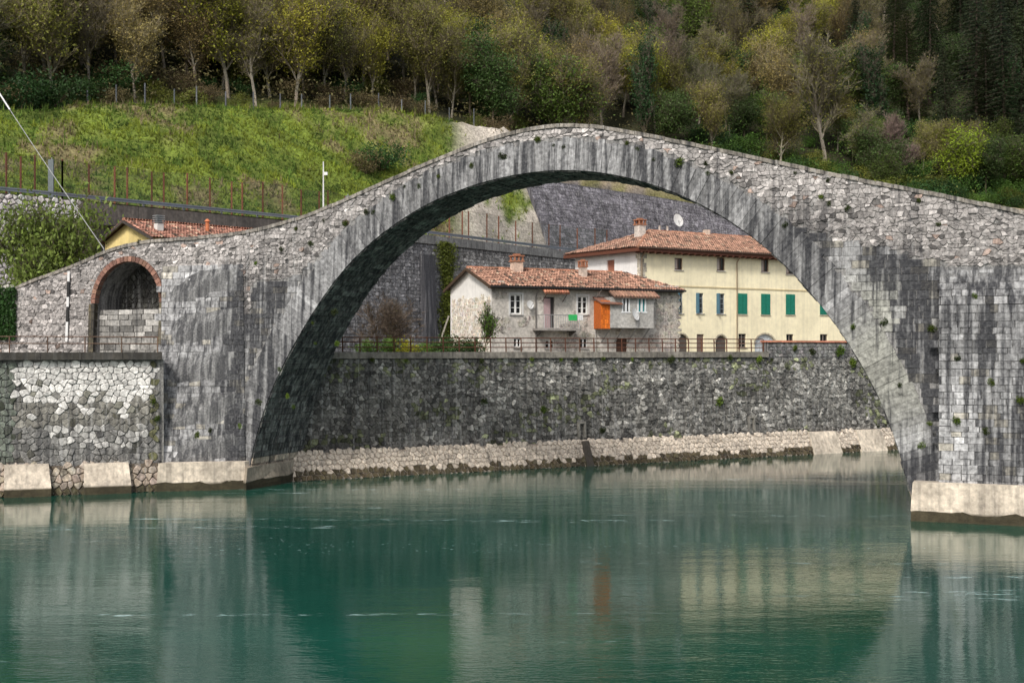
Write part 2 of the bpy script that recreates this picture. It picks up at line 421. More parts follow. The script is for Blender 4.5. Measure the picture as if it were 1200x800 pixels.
mb = MB(); mb.prism(core, lambda s, z: br(s, tb(z) + .01, z), lambda s, z: br(s, BW - tb(z), z), (.24, .235, .23, .4))
recalc(mb.build('masonry_core', 'mortar', bridge))

G0 = (.275, .275, .28)
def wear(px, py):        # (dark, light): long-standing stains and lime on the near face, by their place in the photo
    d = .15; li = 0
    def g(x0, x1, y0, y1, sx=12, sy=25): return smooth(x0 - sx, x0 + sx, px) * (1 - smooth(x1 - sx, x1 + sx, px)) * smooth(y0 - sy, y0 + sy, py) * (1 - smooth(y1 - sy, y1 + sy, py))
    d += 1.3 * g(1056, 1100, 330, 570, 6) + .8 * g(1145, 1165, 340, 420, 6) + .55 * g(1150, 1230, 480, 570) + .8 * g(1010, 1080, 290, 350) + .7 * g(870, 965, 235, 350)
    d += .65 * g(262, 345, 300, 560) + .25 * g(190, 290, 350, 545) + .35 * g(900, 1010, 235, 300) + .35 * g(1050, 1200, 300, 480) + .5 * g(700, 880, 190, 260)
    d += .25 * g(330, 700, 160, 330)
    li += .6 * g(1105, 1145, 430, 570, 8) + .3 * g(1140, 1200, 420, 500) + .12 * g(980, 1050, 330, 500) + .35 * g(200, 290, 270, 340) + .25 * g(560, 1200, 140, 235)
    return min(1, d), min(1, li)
def bridge_tint(kind):
    def f(px, py, rng):
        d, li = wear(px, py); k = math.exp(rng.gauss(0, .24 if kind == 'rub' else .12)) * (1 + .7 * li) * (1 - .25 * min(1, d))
        c = [G0[0] * k, G0[1] * k, G0[2] * k]
        if kind == 'rub':
            c = [c[0] * 1.13, c[1] * 1.06, c[2] * 1.01]
            if rng.random() < .02: c = [.36 * k, .27 * k, .23 * k]
            if rng.random() < .07: c = [x * .35 for x in c]
            d *= .55
        else:
            if rng.random() < .12 and kind != 'ring': c = [c[0] * 1.08, c[1] * 1.02, c[2] * .88]
            if rng.random() < .05: c = [x * 1.5 for x in c]
        if kind == 'ring': c = [x * .86 for x in c]; d = .25 + .5 * d
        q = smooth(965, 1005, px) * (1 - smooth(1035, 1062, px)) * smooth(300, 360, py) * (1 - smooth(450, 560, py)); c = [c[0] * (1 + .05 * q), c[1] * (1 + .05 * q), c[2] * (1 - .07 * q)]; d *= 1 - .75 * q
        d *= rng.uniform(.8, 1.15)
        return tuple(c) + (min(1, d),)
    return f
# arch ring
rng = random.Random(3)
ring = MB()
for i in range(len(INT) - 1):
    if INT[i][1] < .2 or INT[i + 1][1] < .2: continue
    k = 1 + rng.uniform(-.14, .03) * (1 if INT[i][1] > 9 else .4)
    P = [INT[i], INT[i + 1], INT[i + 1] + IN[i + 1] * RT * k, INT[i] + IN[i] * RT * k]
    a = [np.array(p) for p in P]; g = .006
    e = (a[1] - a[0]) / np.linalg.norm(a[1] - a[0]); e2 = (a[2] - a[3]) / np.linalg.norm(a[2] - a[3])
    a = [a[0] + e * g, a[1] - e * g, a[2] - e2 * g, a[3] + e2 * g]
    h = rng.uniform(.03, .075)
    c3 = face(*INT[i]); px, py = proj(c3); col = bridge_tint('ring')(px, py, rng)
    q0 = [face(p[0], p[1], -.15) for p in a]; q1 = [face(p[0], p[1], h + rng.uniform(-.012, .012)) for p in a]
    ob = MB().hexa(q0, q1, col).build('voussoir', 'stone', bridge)
# near face stones
ring_poly = [tuple(p) for p in OUT] 
void = [(INT[0][0], -5)] + [tuple(OUT[i]) for i in range(len(OUT))] + [(INT[-1][0], -5)]
void_o = [(OUT[0][0], -5)] + [tuple(p) for p in OUT] + [(OUT[-1][0], -5)]
s1100 = pb(1101, 450)[0]; PZ = 12.1
def in_face(s, z):
    if z > ztop(s) - .22 or s < sL or s > SEND: return False
    if inpoly(s, z, void_o): return False
    if s < s190 and z < 7.6: return False
    if s < sa_r + .35 and s > sa_l - .35:
        dx = (s - sa_c) / (sa_w + .34); dz = (z - sa_sp) / (sa_h + .34)
        if z < sa_sp or dx * dx + dz * dz < 1: return False
    if s > s1100 and z < PZ: return False
    if s190 - .2 < s < sB1 - .7 and z < 12.5: return False
    return z > .1
sB1 = pb(285, 480)[0]
def dep(s, z): return ztop(s) - z
def rubble_zone(s, z):
    lim = 3.2 + 1.1 * nz(s * .22, 3) + .5 * nz(s * .9, 8) + (1.5 if s < 0 else 0)
    if s < s190 - .5: return True
    return dep(s, z) < lim
rng = random.Random(11)
P = bond(sL, SEND, .2, 23, .31, .185, .10, .72, lambda s, z: in_face(s, z) and rubble_zone(s, z), rng, .45)
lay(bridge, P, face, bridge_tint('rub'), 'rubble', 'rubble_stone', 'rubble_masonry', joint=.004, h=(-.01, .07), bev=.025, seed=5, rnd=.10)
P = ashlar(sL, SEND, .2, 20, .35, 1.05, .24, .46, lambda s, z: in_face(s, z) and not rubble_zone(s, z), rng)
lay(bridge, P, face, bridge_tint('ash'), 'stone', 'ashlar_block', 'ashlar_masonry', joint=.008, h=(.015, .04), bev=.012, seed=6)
# proud pier on the right
def pier_r(s, z, h=0): return br(s, tb(z) - .45 * (1 - smooth(PZ - 2.2, PZ, z)) - h, z)
mb = MB(); zz = [1.2, 5, 9, PZ - 2.2, PZ - 1.1, PZ]
for i in range(len(zz) - 1):
    a, b = zz[i], zz[i + 1]
    mb.hexa([pier_r(s1100, a, -.02), pier_r(SEND, a, -.02), br(SEND, 1, a), br(s1100, 1, a)], [pier_r(s1100, b, -.02), pier_r(SEND, b, -.02), br(SEND, 1, b), br(s1100, 1, b)], (.2, .2, .2, .6))
recalc(mb.build('pier_core', 'mortar', bridge))
P = ashlar(s1100 - .02, SEND, 1.7, PZ - .1, .34, .9, .24, .42, lambda s, z: z < PZ - .1, rng)
lay(bridge, P, pier_r, bridge_tint('ash'), 'stone', 'pier_block', 'pier_masonry', joint=.010, h=(.015, .05), bev=.014, seed=8)
# left pier: a battered buttress whose foot steps forward to the river wall
b0 = np.array([-20.25, 73.6]); b1 = np.array([-15.6, 74.88]); tz = 13.2
t0 = np.array(face(pb(190, 310)[0], tz, .04)[:2]); t1 = np.array(face(pb(285, 310)[0], tz, .04)[:2])
bw = float(np.linalg.norm(b1 - b0))
bn = np.array([0.03, -1.])
def butt(a, z, h=0):
    k = z / tz; q = (b0 + (b1 - b0) * (a / bw)) * (1 - k) + (t0 + (t1 - t0) * (a / bw)) * k; return (q[0] + bn[0] * h, q[1] + bn[1] * h, z)
def backp(a, z): q = br(lerp(s190, sB1, a / bw), 1.2, z); return q
mb = MB()
for i in range(6):
    a, b = lerp(-1.5, tz, i / 6), lerp(-1.5, tz, (i + 1) / 6)
    mb.hexa([butt(0, a, -.02), butt(bw, a, -.02), backp(bw, a), backp(0, a)], [butt(0, b, -.02), butt(bw, b, -.02), backp(bw, b), backp(0, b)], (.2, .2, .2, .6))
recalc(mb.build('pier_core', 'mortar', bridge))
P = ashlar(0, bw + .03, 1.55, tz + .1, .34, .95, .24, .44, lambda a, z: z < tz, rng)
lay(bridge, P, butt, bridge_tint('ash'), 'stone', 'pier_block', 'pier_masonry', joint=.010, h=(.015, .05), bev=.014, seed=9, nmax=200)
# soffit courses
rng = random.Random(21); L = []
for i in range(len(INT) - 1):
    z = INT[i][1]
    if z < .2: continue
    za, zb = INT[i][1], INT[i + 1][1]
    t = tb(z) + .02; tend = BW - tb(z) - .02
    while t < tend - .2:
        w = min(rng.uniform(.6, 1.2), tend - t)
        if tend - t - w < .3: w = tend - t
        hh = rng.uniform(.02, .10); g = .018
        def sp(j, tt, h): p = INT[j] - IN[j] * h; return br(p[0], tt, p[1])
        e = (INT[i + 1] - INT[i]); e = e / np.linalg.norm(e) * g
        def sq(h, gg): return [br(*(lambda p, tt: (p[0], tt, p[1]))(INT[j] - IN[j] * h + e * sgn, tt)) for j, sgn, tt in ((i, 1, t + gg), (i + 1, -1, t + gg), (i + 1, -1, t + w - gg), (i, 1, t + w - gg))]
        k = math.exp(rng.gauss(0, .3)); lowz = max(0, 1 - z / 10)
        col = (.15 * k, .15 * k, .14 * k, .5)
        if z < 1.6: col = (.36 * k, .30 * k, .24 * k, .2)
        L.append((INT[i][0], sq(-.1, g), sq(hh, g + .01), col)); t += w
L.sort(key=lambda q: q[0])
rest = MB()
for i, q in enumerate(L):
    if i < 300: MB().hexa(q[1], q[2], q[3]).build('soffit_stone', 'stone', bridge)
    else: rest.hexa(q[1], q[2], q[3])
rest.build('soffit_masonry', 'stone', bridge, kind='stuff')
# parapet coping slabs
rng = random.Random(31); i = 0
CP = resample([tuple(p) for p in TOP], .85)
for i in range(len(CP) - 1):
    p, q = CP[i], CP[i + 1]; e = (q - p) / np.linalg.norm(q - p) * .012; p = p + e; q = q - e
    k = math.exp(rng.gauss(0, .13)); h = rng.uniform(.08, .12); dz = rng.uniform(-.02, .02); col = (.23 * k, .21 * k, .185 * k, .25)
    a = [br(p[0], tb(p[1]) - h, p[1] - .2 + dz), br(q[0], tb(q[1]) - h, q[1] - .2 + dz), br(q[0], tb(q[1]) - h, q[1] + dz), br(p[0], tb(p[1]) - h, p[1] + dz)]
    b = [br(p[0], tb(p[1]) + .5, p[1] - .2 + dz), br(q[0], tb(q[1]) + .5, q[1] - .2 + dz), br(q[0], tb(q[1]) + .5, q[1] + dz), br(p[0], tb(p[1]) + .5, p[1] + dz)]
    MB().hexa(a, b, col).build('coping_stone', 'stone', bridge)
# brick ring of the side arch
for i in range(28):
    t0_, t1_ = math.pi * (i + .06) / 28, math.pi * (i + .94) / 28
    q = [(sa_c - (sa_w + r) * math.cos(t), sa_sp + (sa_h + r) * math.sin(t)) for r, t in ((-.02, t0_), (-.02, t1_), (.3, t1_), (.3, t0_))]
    MB().hexa([face(*p, -.3) for p in q], [face(*p, .09 + random.uniform(0, .03)) for p in q], jit((.22, .12, .09), .4) + (.25,)).build('arch_brick', 'brick', bridge)
for sx in (sa_l - .42, sa_r + .0):
    for k in range(7):
        z0 = sa_z0 + .3 + k * (sa_sp - sa_z0 - .3) / 7; z1 = z0 + (sa_sp - sa_z0 - .3) / 7 - .02
        MB().hexa([face(sx, z0, -.25), face(sx + .42, z0, -.25), face(sx + .42, z1, -.25), face(sx, z1, -.25)], [face(sx, z0, .1), face(sx + .42, z0, .1), face(sx + .42, z1, .1), face(sx, z1, .1)], jit((.11, .095, .06), .35) + (.3,)).build('jamb_stone', 'stone', bridge)
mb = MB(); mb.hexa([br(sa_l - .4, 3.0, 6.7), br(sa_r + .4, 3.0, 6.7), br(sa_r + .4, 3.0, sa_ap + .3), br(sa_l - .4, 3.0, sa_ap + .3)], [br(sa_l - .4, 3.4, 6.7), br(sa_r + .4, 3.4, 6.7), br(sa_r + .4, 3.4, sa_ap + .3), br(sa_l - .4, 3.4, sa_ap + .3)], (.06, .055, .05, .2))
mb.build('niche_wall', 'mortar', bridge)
def niche(s, z, h=0): return br(s, 2.98 - h, z)
def niche_low(s, z, h=0): return br(s, .95 - h, z)
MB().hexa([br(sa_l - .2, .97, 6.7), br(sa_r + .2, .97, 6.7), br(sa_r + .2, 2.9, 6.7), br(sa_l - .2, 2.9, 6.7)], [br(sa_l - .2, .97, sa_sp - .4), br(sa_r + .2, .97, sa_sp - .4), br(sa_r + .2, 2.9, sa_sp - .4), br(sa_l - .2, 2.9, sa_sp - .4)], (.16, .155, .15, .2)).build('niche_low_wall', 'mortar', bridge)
P = ashlar(sa_l, sa_r, sa_z0 + .2, sa_sp - .5, .6, 1.2, .3, .4, lambda s, z: z < sa_sp - .5, rng)
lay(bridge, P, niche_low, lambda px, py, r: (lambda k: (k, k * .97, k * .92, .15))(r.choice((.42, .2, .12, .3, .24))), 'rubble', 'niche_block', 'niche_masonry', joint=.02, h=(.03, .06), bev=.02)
P = bond(sa_l, sa_r, sa_sp - .5, sa_ap, .42, .3, .12, .7, lambda s, z: sa_l < s < sa_r, rng)
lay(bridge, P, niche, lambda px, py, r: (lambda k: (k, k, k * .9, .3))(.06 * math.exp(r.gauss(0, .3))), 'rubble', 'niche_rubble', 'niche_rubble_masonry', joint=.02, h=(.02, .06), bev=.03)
# plinths
TAN = (.54, .47, .385, .3); ALG = (.05, .042, .025, 0)
def plinth(pts, z0, z1, name, parent, flare=.12, col=TAN):
    """pts: plan polyline of the front, then back"""
    mb = MB(); n = len(pts); c = np.mean(np.array(pts), 0); L = []
    for z, k, cc in ((-1.2, 1.0, ALG), (.16, .98, ALG), (.42, .95, ALG), (.5, .94, col), (z1 * .6, .5, col), (z1 - .05, .05, col), (z1, 0, col)):
        for p in pts:
            d = np.array(p) - c; d /= np.linalg.norm(d)
            jx = rng.uniform(-.03, .03); q = np.array(p) + d * (flare * k)
            mb.v.append((q[0] + jx, q[1], z + (rng.uniform(-.10, .14) if .1 < z < .45 else 0))); mb.c.append(cc)
    for j in range(6):
        for i in range(n): mb.f.append((j * n + i, j * n + (i + 1) % n, (j + 1) * n + (i + 1) % n, (j + 1) * n + i))
    mb.f.append(tuple(6 * n + i for i in range(n)))
    return recalc(mb.build(name, 'concrete', parent))
def seg(a, b, n): return [tuple(lerp(np.array(a), np.array(b), i / n)) for i in range(n)]
r0 = np.array(br(37.35, -.75, 0)[:2]); r1 = np.array(br(SEND, -.75, 0)[:2]); r2 = np.array(br(SEND, 7, 0)[:2]); r3 = np.array(br(37.6, 7, 0)[:2])
plinth(seg(r0, r1, 26) + seg(r1, r2, 3) + seg(r2, r3, 4) + seg(r3, r0, 8), 0, 1.85, 'pier_plinth', bridge)
l0 = b0 + np.array([0, -.35]); l1 = b1 + np.array([.05, -.35])
plinth(seg(l0, l1, 10) + seg(l1, (-15.3, 75.4), 3) + seg((-15.3, 75.4), (-19, 77), 3) + seg((-19, 77), l0, 3), 0, 1.62, 'pier_plinth', bridge, .1)
# footing below the arch foot
mb = MB(); f0 = INT[0][0] + .05
fa = np.array(br(f0, -.35, 0)[:2]); fb = np.array(br(f0 + .05, BW + .2, 0)[:2])
plinth(seg((-15.35, 74.2), fb + np.array([.25, 0]), 8) + seg(fb, (-18, 80), 2) + seg((-18, 80), (-15.6, 74.2), 2), 0, 1.3, 'foot_plinth', bridge, .25, (.33, .28, .22, .2))

# ================================================================== RIVER WALLS
# far river wall
wall = thing('river_wall', 'long dark rubble river wall below the houses, seen through the arch', 'wall', (A0[0], A0[1], 0))
WT = 7.55
def aw(a, z, h=0): p = A0 + AD * a - AN * (.9 + .05 * z) + AN * h; return (p[0], p[1], z)
LW = 75
mb = MB(); mb.hexa([aw(-4, -1, -.01), aw(LW, -1, -.01), aw(LW, -1, -1.2), aw(-4, -1, -1.2)], [aw(-4, WT, -.01), aw(LW, WT, -.01), aw(LW, WT, -1.2), aw(-4, WT, -1.2)], (.14, .135, .125, .5))
recalc(mb.build('wall_core', 'mortar', wall))
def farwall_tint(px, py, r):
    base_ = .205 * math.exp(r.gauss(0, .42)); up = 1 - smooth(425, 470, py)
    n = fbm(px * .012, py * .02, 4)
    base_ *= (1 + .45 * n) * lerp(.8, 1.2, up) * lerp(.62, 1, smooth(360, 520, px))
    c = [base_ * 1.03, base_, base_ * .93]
    if n < -.2 and r.random() < .35: c = [c[0] * .9, c[1] * 1.0, c[2] * .62]
    n5 = fbm(px * .05, py * .08, 11)
    if n5 > .25 and r.random() < .45: c = [x * 1.5 for x in c]
    return tuple(c) + (.35 + .5 * up * r.random(),)
P = bond(-4, LW, 1.5, WT, .33, .25, .15, .8, lambda a, z: z < WT - .12, random.Random(41), .3)
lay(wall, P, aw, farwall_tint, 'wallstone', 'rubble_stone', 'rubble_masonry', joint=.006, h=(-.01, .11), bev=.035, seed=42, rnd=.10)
# sloping revetment of tan stones
def rv(a, z, h=0): p = A0 + AD * a + AN * (.15 - .42 * z + h); return (p[0], p[1], z)
RVT = 1.62
mb = MB()
mb.hexa([rv(-4, -1.2, -.03), rv(LW, -1.2, -.03), aw(LW, -1.2, -.3), aw(-4, -1.2, -.3)], [rv(-4, RVT, -.03), rv(LW, RVT, -.03), aw(LW, RVT, -.3), aw(-4, RVT, -.3)], (.32, .27, .22, .2))
recalc(mb.build('revetment_core', 'mortar', wall))
def rev_tint(px, py, r):
    k = math.exp(r.gauss(0, .14)); return (.47 * k, .40 * k, .325 * k, .1)
def wl(p, r):  # algae line near the water
    return p
conc = [(px0, px1) for px0, px1 in ((952, 985), (1008, 1038))]
def a_of(px):  # distance along the revetment line for a photo column
    rx = (px - 600) / F; return float((rx * A0[1] - A0[0]) / (AD[0] - rx * AD[1]))
ca_ = [(a_of(x0), a_of(x1)) for x0, x1 in conc]
P = bond(-4, LW, .0, RVT + .2, .40, .30, .17, .55, lambda a, z: -.1 < z < RVT + .05 and not any(x0 < a < x1 for x0, x1 in ca_), random.Random(43))
def rev_tint2(px, py, r):
    Yd = None; k = math.exp(r.gauss(0, .12)); return (.52 * k, .45 * k, .375 * k, .1)
hi_ = [p for p in P if sum(q[1] for q in p) / 6 > .45]; lo_ = [p for p in P if sum(q[1] for q in p) / 6 <= .45]
lay(wall, hi_, rv, rev_tint2, 'rubble', 'revetment_stone', 'revetment_masonry', joint=.008, h=(.0, .08), bev=.045, seed=44, rnd=.18)
lay(wall, lo_, rv, lambda px, py, r: jit((.075, .06, .035), .4, r) + (.1,), 'rubble', 'waterline_stone', 'waterline_masonry', joint=.006, h=(.02, .10), bev=.05, seed=45, nmax=0)
for x0, x1 in ca_:
    mb = MB(); mb.hexa([rv(x0, -1, .1), rv(x1, -1, .1), aw(x1, -1, -.2), aw(x0, -1, -.2)], [rv(x0, RVT + .06, .1), rv(x1, RVT + .06, .1), aw(x1, RVT + .06, -.2), aw(x0, RVT + .06, -.2)], TAN)
    recalc(mb.build('concrete_block', 'concrete', wall))
a690 = a_of(690); mb = MB(); mb.hexa([rv(a690 - .3, -1, .12), rv(a690 + .3, -1, .12), aw(a690 + .3, -1, 0), aw(a690 - .3, -1, 0)], [rv(a690 - .3, RVT + .1, .12), rv(a690 + .3, RVT + .1, .12), aw(a690 + .3, RVT + .1, 0), aw(a690 - .3, RVT + .1, 0)], (.07, .06, .05, .2))
recalc(mb.build('drain_chute', 'concrete', wall))
for px in (690, 890):
    a = a_of(px) ; mb = MB()
    for x0, x1, z0, z1 in ((-.32, -.18, 1.9, 2.9), (.18, .32, 1.9, 2.9), (-.32, .32, 2.9, 3.05)):
        mb.hexa([aw(a + x0, z0, 0), aw(a + x1, z0, 0), aw(a + x1, z1, 0), aw(a + x0, z1, 0)], [aw(a + x0, z0, .2), aw(a + x1, z0, .2), aw(a + x1, z1, .2), aw(a + x0, z1, .2)], (.2, .19, .17, .2))
    mb.build('drain_surround', 'concrete', wall)
# coping and raised parapet at the far end
a_end = a_of(912); pos = -3.5
while pos < a_end - .2:
    w = min(2.4, a_end - pos); k = random.uniform(.85, 1.12)
    mb = MB(); mb.hexa([aw(pos + .01, WT, .22), aw(pos + w - .01, WT, .22), aw(pos + w - .01, WT, -1.3), aw(pos + .01, WT, -1.3)], [aw(pos + .01, WT + .42, .22), aw(pos + w - .01, WT + .42, .22), aw(pos + w - .01, WT + .42, -1.3), aw(pos + .01, WT + .42, -1.3)], (.24 * k, .22 * k, .19 * k, .5))
    mb.build('coping_slab', 'concrete', wall); pos += w
mb = MB(); mb.hexa([aw(a_end, WT - .1, .05), aw(LW, WT - .1, .05), aw(LW, WT - .1, -.6), aw(a_end, WT - .1, -.6)], [aw(a_end, WT + 1.15, .05), aw(LW, WT + 1.15, .05), aw(LW, WT + 1.15, -.6), aw(a_end, WT + 1.15, -.6)], (.19, .185, .18, .5))
recalc(mb.build('parapet', 'mortar', wall))
P = bond(a_end, LW, WT, WT + 1.2, .45, .26, .06, .5, lambda a, z: a < a_of(1060) and z < WT + 1.1 and a > a_end + .2, random.Random(47))
lay(wall, P, lambda a, z, h=0: aw(a, z, .06 + h), lambda px, py, r: jit((.22, .215, .21), .35, r) + (.4,), 'rubble', 'parapet_stone', 'parapet_masonry', joint=.02, h=(.02, .05), bev=.03)
pos = a_end - .1
while pos < a_of(1075):
    mb = MB(); mb.hexa([aw(pos + .01, WT + 1.15, .15), aw(pos + .5, WT + 1.15, .15), aw(pos + .5, WT + 1.15, -.7), aw(pos + .01, WT + 1.15, -.7)], [aw(pos + .01, WT + 1.24, .1), aw(pos + .5, WT + 1.24, .1), aw(pos + .5, WT + 1.3, -.65), aw(pos + .01, WT + 1.3, -.65)], jit((.36, .15, .09), .25) + (.2,))
    mb.build('coping_tile', 'tile', wall); pos += .5
# rusty railing on the coping
def railing(name, label, fn, x0, x1, step, z0, hgt, rails, col, r=.022):
    p0 = fn(x0, z0); t = thing(name, label, 'railing', p0); n = int((x1 - x0) / step); g = random.Random(5)
    for i in range(n + 1):
        a = x0 + (x1 - x0) * i / n; MB().tube(fn(a, z0 - .02), fn(a, z0 + hgt + g.uniform(-.02, .02)), r * 1.3, None, 6, jit(col, .25, g)).build('post', 'rust', t)
    for k in rails:
        mb = MB(); m = n * 2
        for i in range(m):
            a = x0 + (x1 - x0) * i / m; b = x0 + (x1 - x0) * (i + 1) / m
            mb.tube(fn(a, z0 + hgt * k), fn(b, z0 + hgt * k), r, None, 5, jit(col, .2, g), cap=False)
        mb.build('rail', 'rust', t)
    return t
railing('steel_railing', 'long rusty brown steel railing along the street above the dark river wall', lambda a, z: aw(a, z, -.35), a_of(392), a_end - .05, 1.2, WT + .4, 1.0, (.98, .66, .33), (.10, .042, .024), .034)

# left river wall of white and grey stones, with terrace
lw = thing('embankment_wall', 'pale and grey rubble embankment wall with walkway on top, left of the bridge pier', 'wall', (EL0[0], EL0[1], 0))
def ew(a, z, h=0): p = EL0 + ED * a + EN * (-.035 * z + h); return (p[0], p[1], z)
LL = 45; ET = 7.55
mb = MB(); mb.hexa([ew(-.2, -1.2, -.02), ew(LL, -1.2, -.02), ew(LL, -1.2, -1.5), ew(-.2, -1.2, -1.5)], [ew(-.2, ET, -.02), ew(LL, ET, -.02), ew(LL, ET, -1.5), ew(-.2, ET, -1.5)], (.22, .215, .205, .3))
recalc(mb.build('wall_core', 'mortar', lw))
def emb_tint(px, py, r):
    n = fbm(px * .03, py * .04, 9); k = math.exp(r.gauss(0, .18))
    e = 474 + 13 * n
    if px < 16: c = (.16 * k, .18 * k, .15 * k, .3)
    elif py < e + r.gauss(0, 7) and px < 182 + r.gauss(0, 3): c = (.62 * k ** .7, .605 * k ** .7, .58 * k ** .7, .05)
    elif py < 500 + 10 * n: c = (.22 * k, .21 * k, .185 * k, .4)
    elif py < 522 and 55 < px < 175 and n > -.35 and r.random() < .7: c = (.45 * k, .44 * k, .42 * k, .3)
    else: c = (.22 * k, .215 * k, .205 * k, .5)
    if r.random() < .06: c = (c[0] * .4, c[1] * .4, c[2] * .35, c[3])
    if px > 178 and r.random() < .5: c = (.12 * k, .12 * k, .06 * k, .4)
    return c
P = bond(-.2, LL, 1.5, ET, .42, .33, .16, .7, lambda a, z: a > .1 and z < ET - .15, random.Random(51))
lay(lw, P, ew, emb_tint, 'rubble', 'rubble_stone', 'rubble_masonry', joint=.008, h=(.0, .09), bev=.045, seed=52, rnd=.2)
def er(a, z, h=0): p = EL0 + ED * a + EN * (.55 - .3 * z + h); return (p[0], p[1], z)
mb = MB(); mb.hexa([er(-.2, -1.2, -.03), er(LL, -1.2, -.03), ew(LL, -1.2, -.5), ew(-.2, -1.2, -.5)], [er(-.2, 1.6, -.03), er(LL, 1.6, -.03), ew(LL, 1.6, -.5), ew(-.2, 1.6, -.5)], (.10, .08, .06, .2))
recalc(mb.build('revetment_core', 'mortar', lw))
def e_of(px): rx = (px - 600) / F; return float((rx * EL0[1] - EL0[0]) / (ED[0] - rx * ED[1]))
blk = [(e_of(150), e_of(98), 1.7), (e_of(57), e_of(5), 1.75)]
P = bond(-.2, LL, 0, 1.7, .44, .36, .17, .5, lambda a, z: 0 < z < 1.62, random.Random(53))
lay(lw, [p for p in P if sum(q[1] for q in p) / 6 > .5], er, lambda px, py, r: jit((.33, .28, .225), .25, r) + (.3,), 'rubble', 'revetment_stone', 'revetment_masonry', joint=.012, h=(.01, .10), bev=.06, seed=54, rnd=.18)
lay(lw, [p for p in P if sum(q[1] for q in p) / 6 <= .5], er, lambda px, py, r: jit((.07, .06, .035), .4, r) + (.1,), 'rubble', 'waterline_stone', 'waterline_masonry', joint=.006, h=(.02, .10), bev=.05, seed=55, nmax=0)
for a0_, a1_, zt_ in blk:
    mb = MB()
    def ring(z, o, cc):
        return [(ew(a0_ - (.12 if z < 1 else 0), z, o), cc), (ew(a1_, z, o), cc), (ew(a1_, z, -.3), cc), (ew(a0_, z, -.3), cc)]
    Ls = [ring(-1, .95, ALG), ring(.4, .9, ALG), ring(.5, .88, TAN), ring(zt_, .42, TAN)]
    for q in Ls:
        for v, cc in q: mb.v.append(v); mb.c.append(cc)
    for j in range(3):
        for i in range(4): mb.f.append((j * 4 + i, j * 4 + (i + 1) % 4, j * 4 + 4 + (i + 1) % 4, j * 4 + 4 + i))
    mb.f.append((12, 13, 14, 15)); recalc(mb.build('concrete_buttress', 'concrete', lw))
pos = -.1
while pos < LL:
    k = random.uniform(.8, 1.2); w = 2.2
    mb = MB(); mb.hexa([ew(pos + .01, ET, .36), ew(pos + w - .01, ET, .36), ew(pos + w - .01, ET, -1.5), ew(pos + .01, ET, -1.5)], [ew(pos + .01, ET + .42, .38), ew(pos + w - .01, ET + .42, .38), ew(pos + w - .01, ET + .42, -1.5), ew(pos + .01, ET + .42, -1.5)], (.065 * k, .06 * k, .052 * k, .5))  # slab colour darkened to carry the shadow along the wall top
    mb.build('walkway_slab', 'concrete', lw); pos += w
railing('walkway_railing', 'thin pale steel railing on the walkway in front of the small brick arch', lambda a, z: ew(a, z, .25), .15, 30, 1.9, ET + .42, .9, (.98, .55), (.13, .08, .055), .03)
# ================================================================== ROAD, VIADUCT, RETAINING WALL
def ru(px): # road arc length under a photo column
    k = np.argmin(np.abs(600 + F * BL[:, 0] / BL[:, 1] - px)); return float(BU[k])
def rw(u, z, h=0):
    b, n = base(u); p = b + n * (.06 * (z - RZ) * -1 * -1 * 0 + .05 * (z - GZ)) - n * (h + .62); return (p[0], p[1], z)
rwall = thing('retaining_wall', 'high grey stone retaining wall carrying the hillside road behind the houses', 'wall', (*rw(ru(520), GZ)[:2], GZ))
def strip(mb, u0, u1, z0, z1, h0, h1, col, step=3):
    n = max(1, int((u1 - u0) / step))
    for i in range(n):
        a, b = lerp(u0, u1, i / n), lerp(u0, u1, (i + 1) / n)
        mb.hexa([rw(a, z0, h0), rw(b, z0, h0), rw(b, z0, h1), rw(a, z0, h1)], [rw(a, z1, h0), rw(b, z1, h0), rw(b, z1, h1), rw(a, z1, h1)], col)
    return mb
uA, uB, uC, uD = ru(-120), ru(92), ru(345), BU[-1] - 40
RT_ = 19.5
recalc(strip(MB(), uC, uD, GZ - .5, RT_, -.02, -1.2, (.13, .125, .13, .5)).build('wall_core', 'mortar', rwall))
def rw_tint(px, py, r):
    k = math.exp(r.gauss(0, .28)); n = fbm(px * .02, py * .02, 2)
    c = (.19, .185, .185) if px > 525 else (.155, .155, .165)
    k *= 1 + .35 * n
    if r.random() < .05: k *= 1.7
    return (c[0] * k, c[1] * k, c[2] * k, .55 if px < 500 else .35)
P = bond(ru(350), ru(700), GZ, RT_, .5, .36, .12, .5, lambda a, z: z < RT_ - .15, random.Random(61))
lay(rwall, P, rw, rw_tint, 'wallstone', 'rubble_stone', 'rubble_masonry', joint=.025, h=(.0, .07), bev=.035, seed=62, rnd=.1)
# pilaster on the wall
u503 = ru(500); strip(MB(), u503 - .9, u503 + .9, GZ, 18.2, .7, -.1, (.12, .12, .135, .8), 2).build('pilaster', 'mortar', rwall)
pos = uC
while pos < ru(760):
    strip(MB(), pos + .01, pos + 2.99, RT_, RT_ + .95, .15, -.6, (.2 * random.uniform(.8, 1.1),) * 3 + (.5,), 3).build('edge_beam', 'concrete', rwall); pos += 3
pale = thing('pale_road_wall', 'pale white rubble wall under the road behind the round tree', 'wall', (*rw(uA, GZ)[:2], GZ))
recalc(strip(MB(), uA, uB, GZ - .5, RT_ + .9, -.02, -1.2, (.2, .19, .18, .3)).build('wall_core', 'mortar', pale))
P = bond(uA, uB, 12, RT_ + .9, .55, .42, .16, .5, lambda a, z: a < uB - .1 and z < RT_ + .85, random.Random(63))
lay(pale, P, rw, lambda px, py, r: jit((.55, .53, .51), .3, r) + (.15,), 'rubble', 'rubble_stone', 'rubble_masonry', joint=.03, h=(.03, .12), bev=.08, seed=64, rnd=.18)
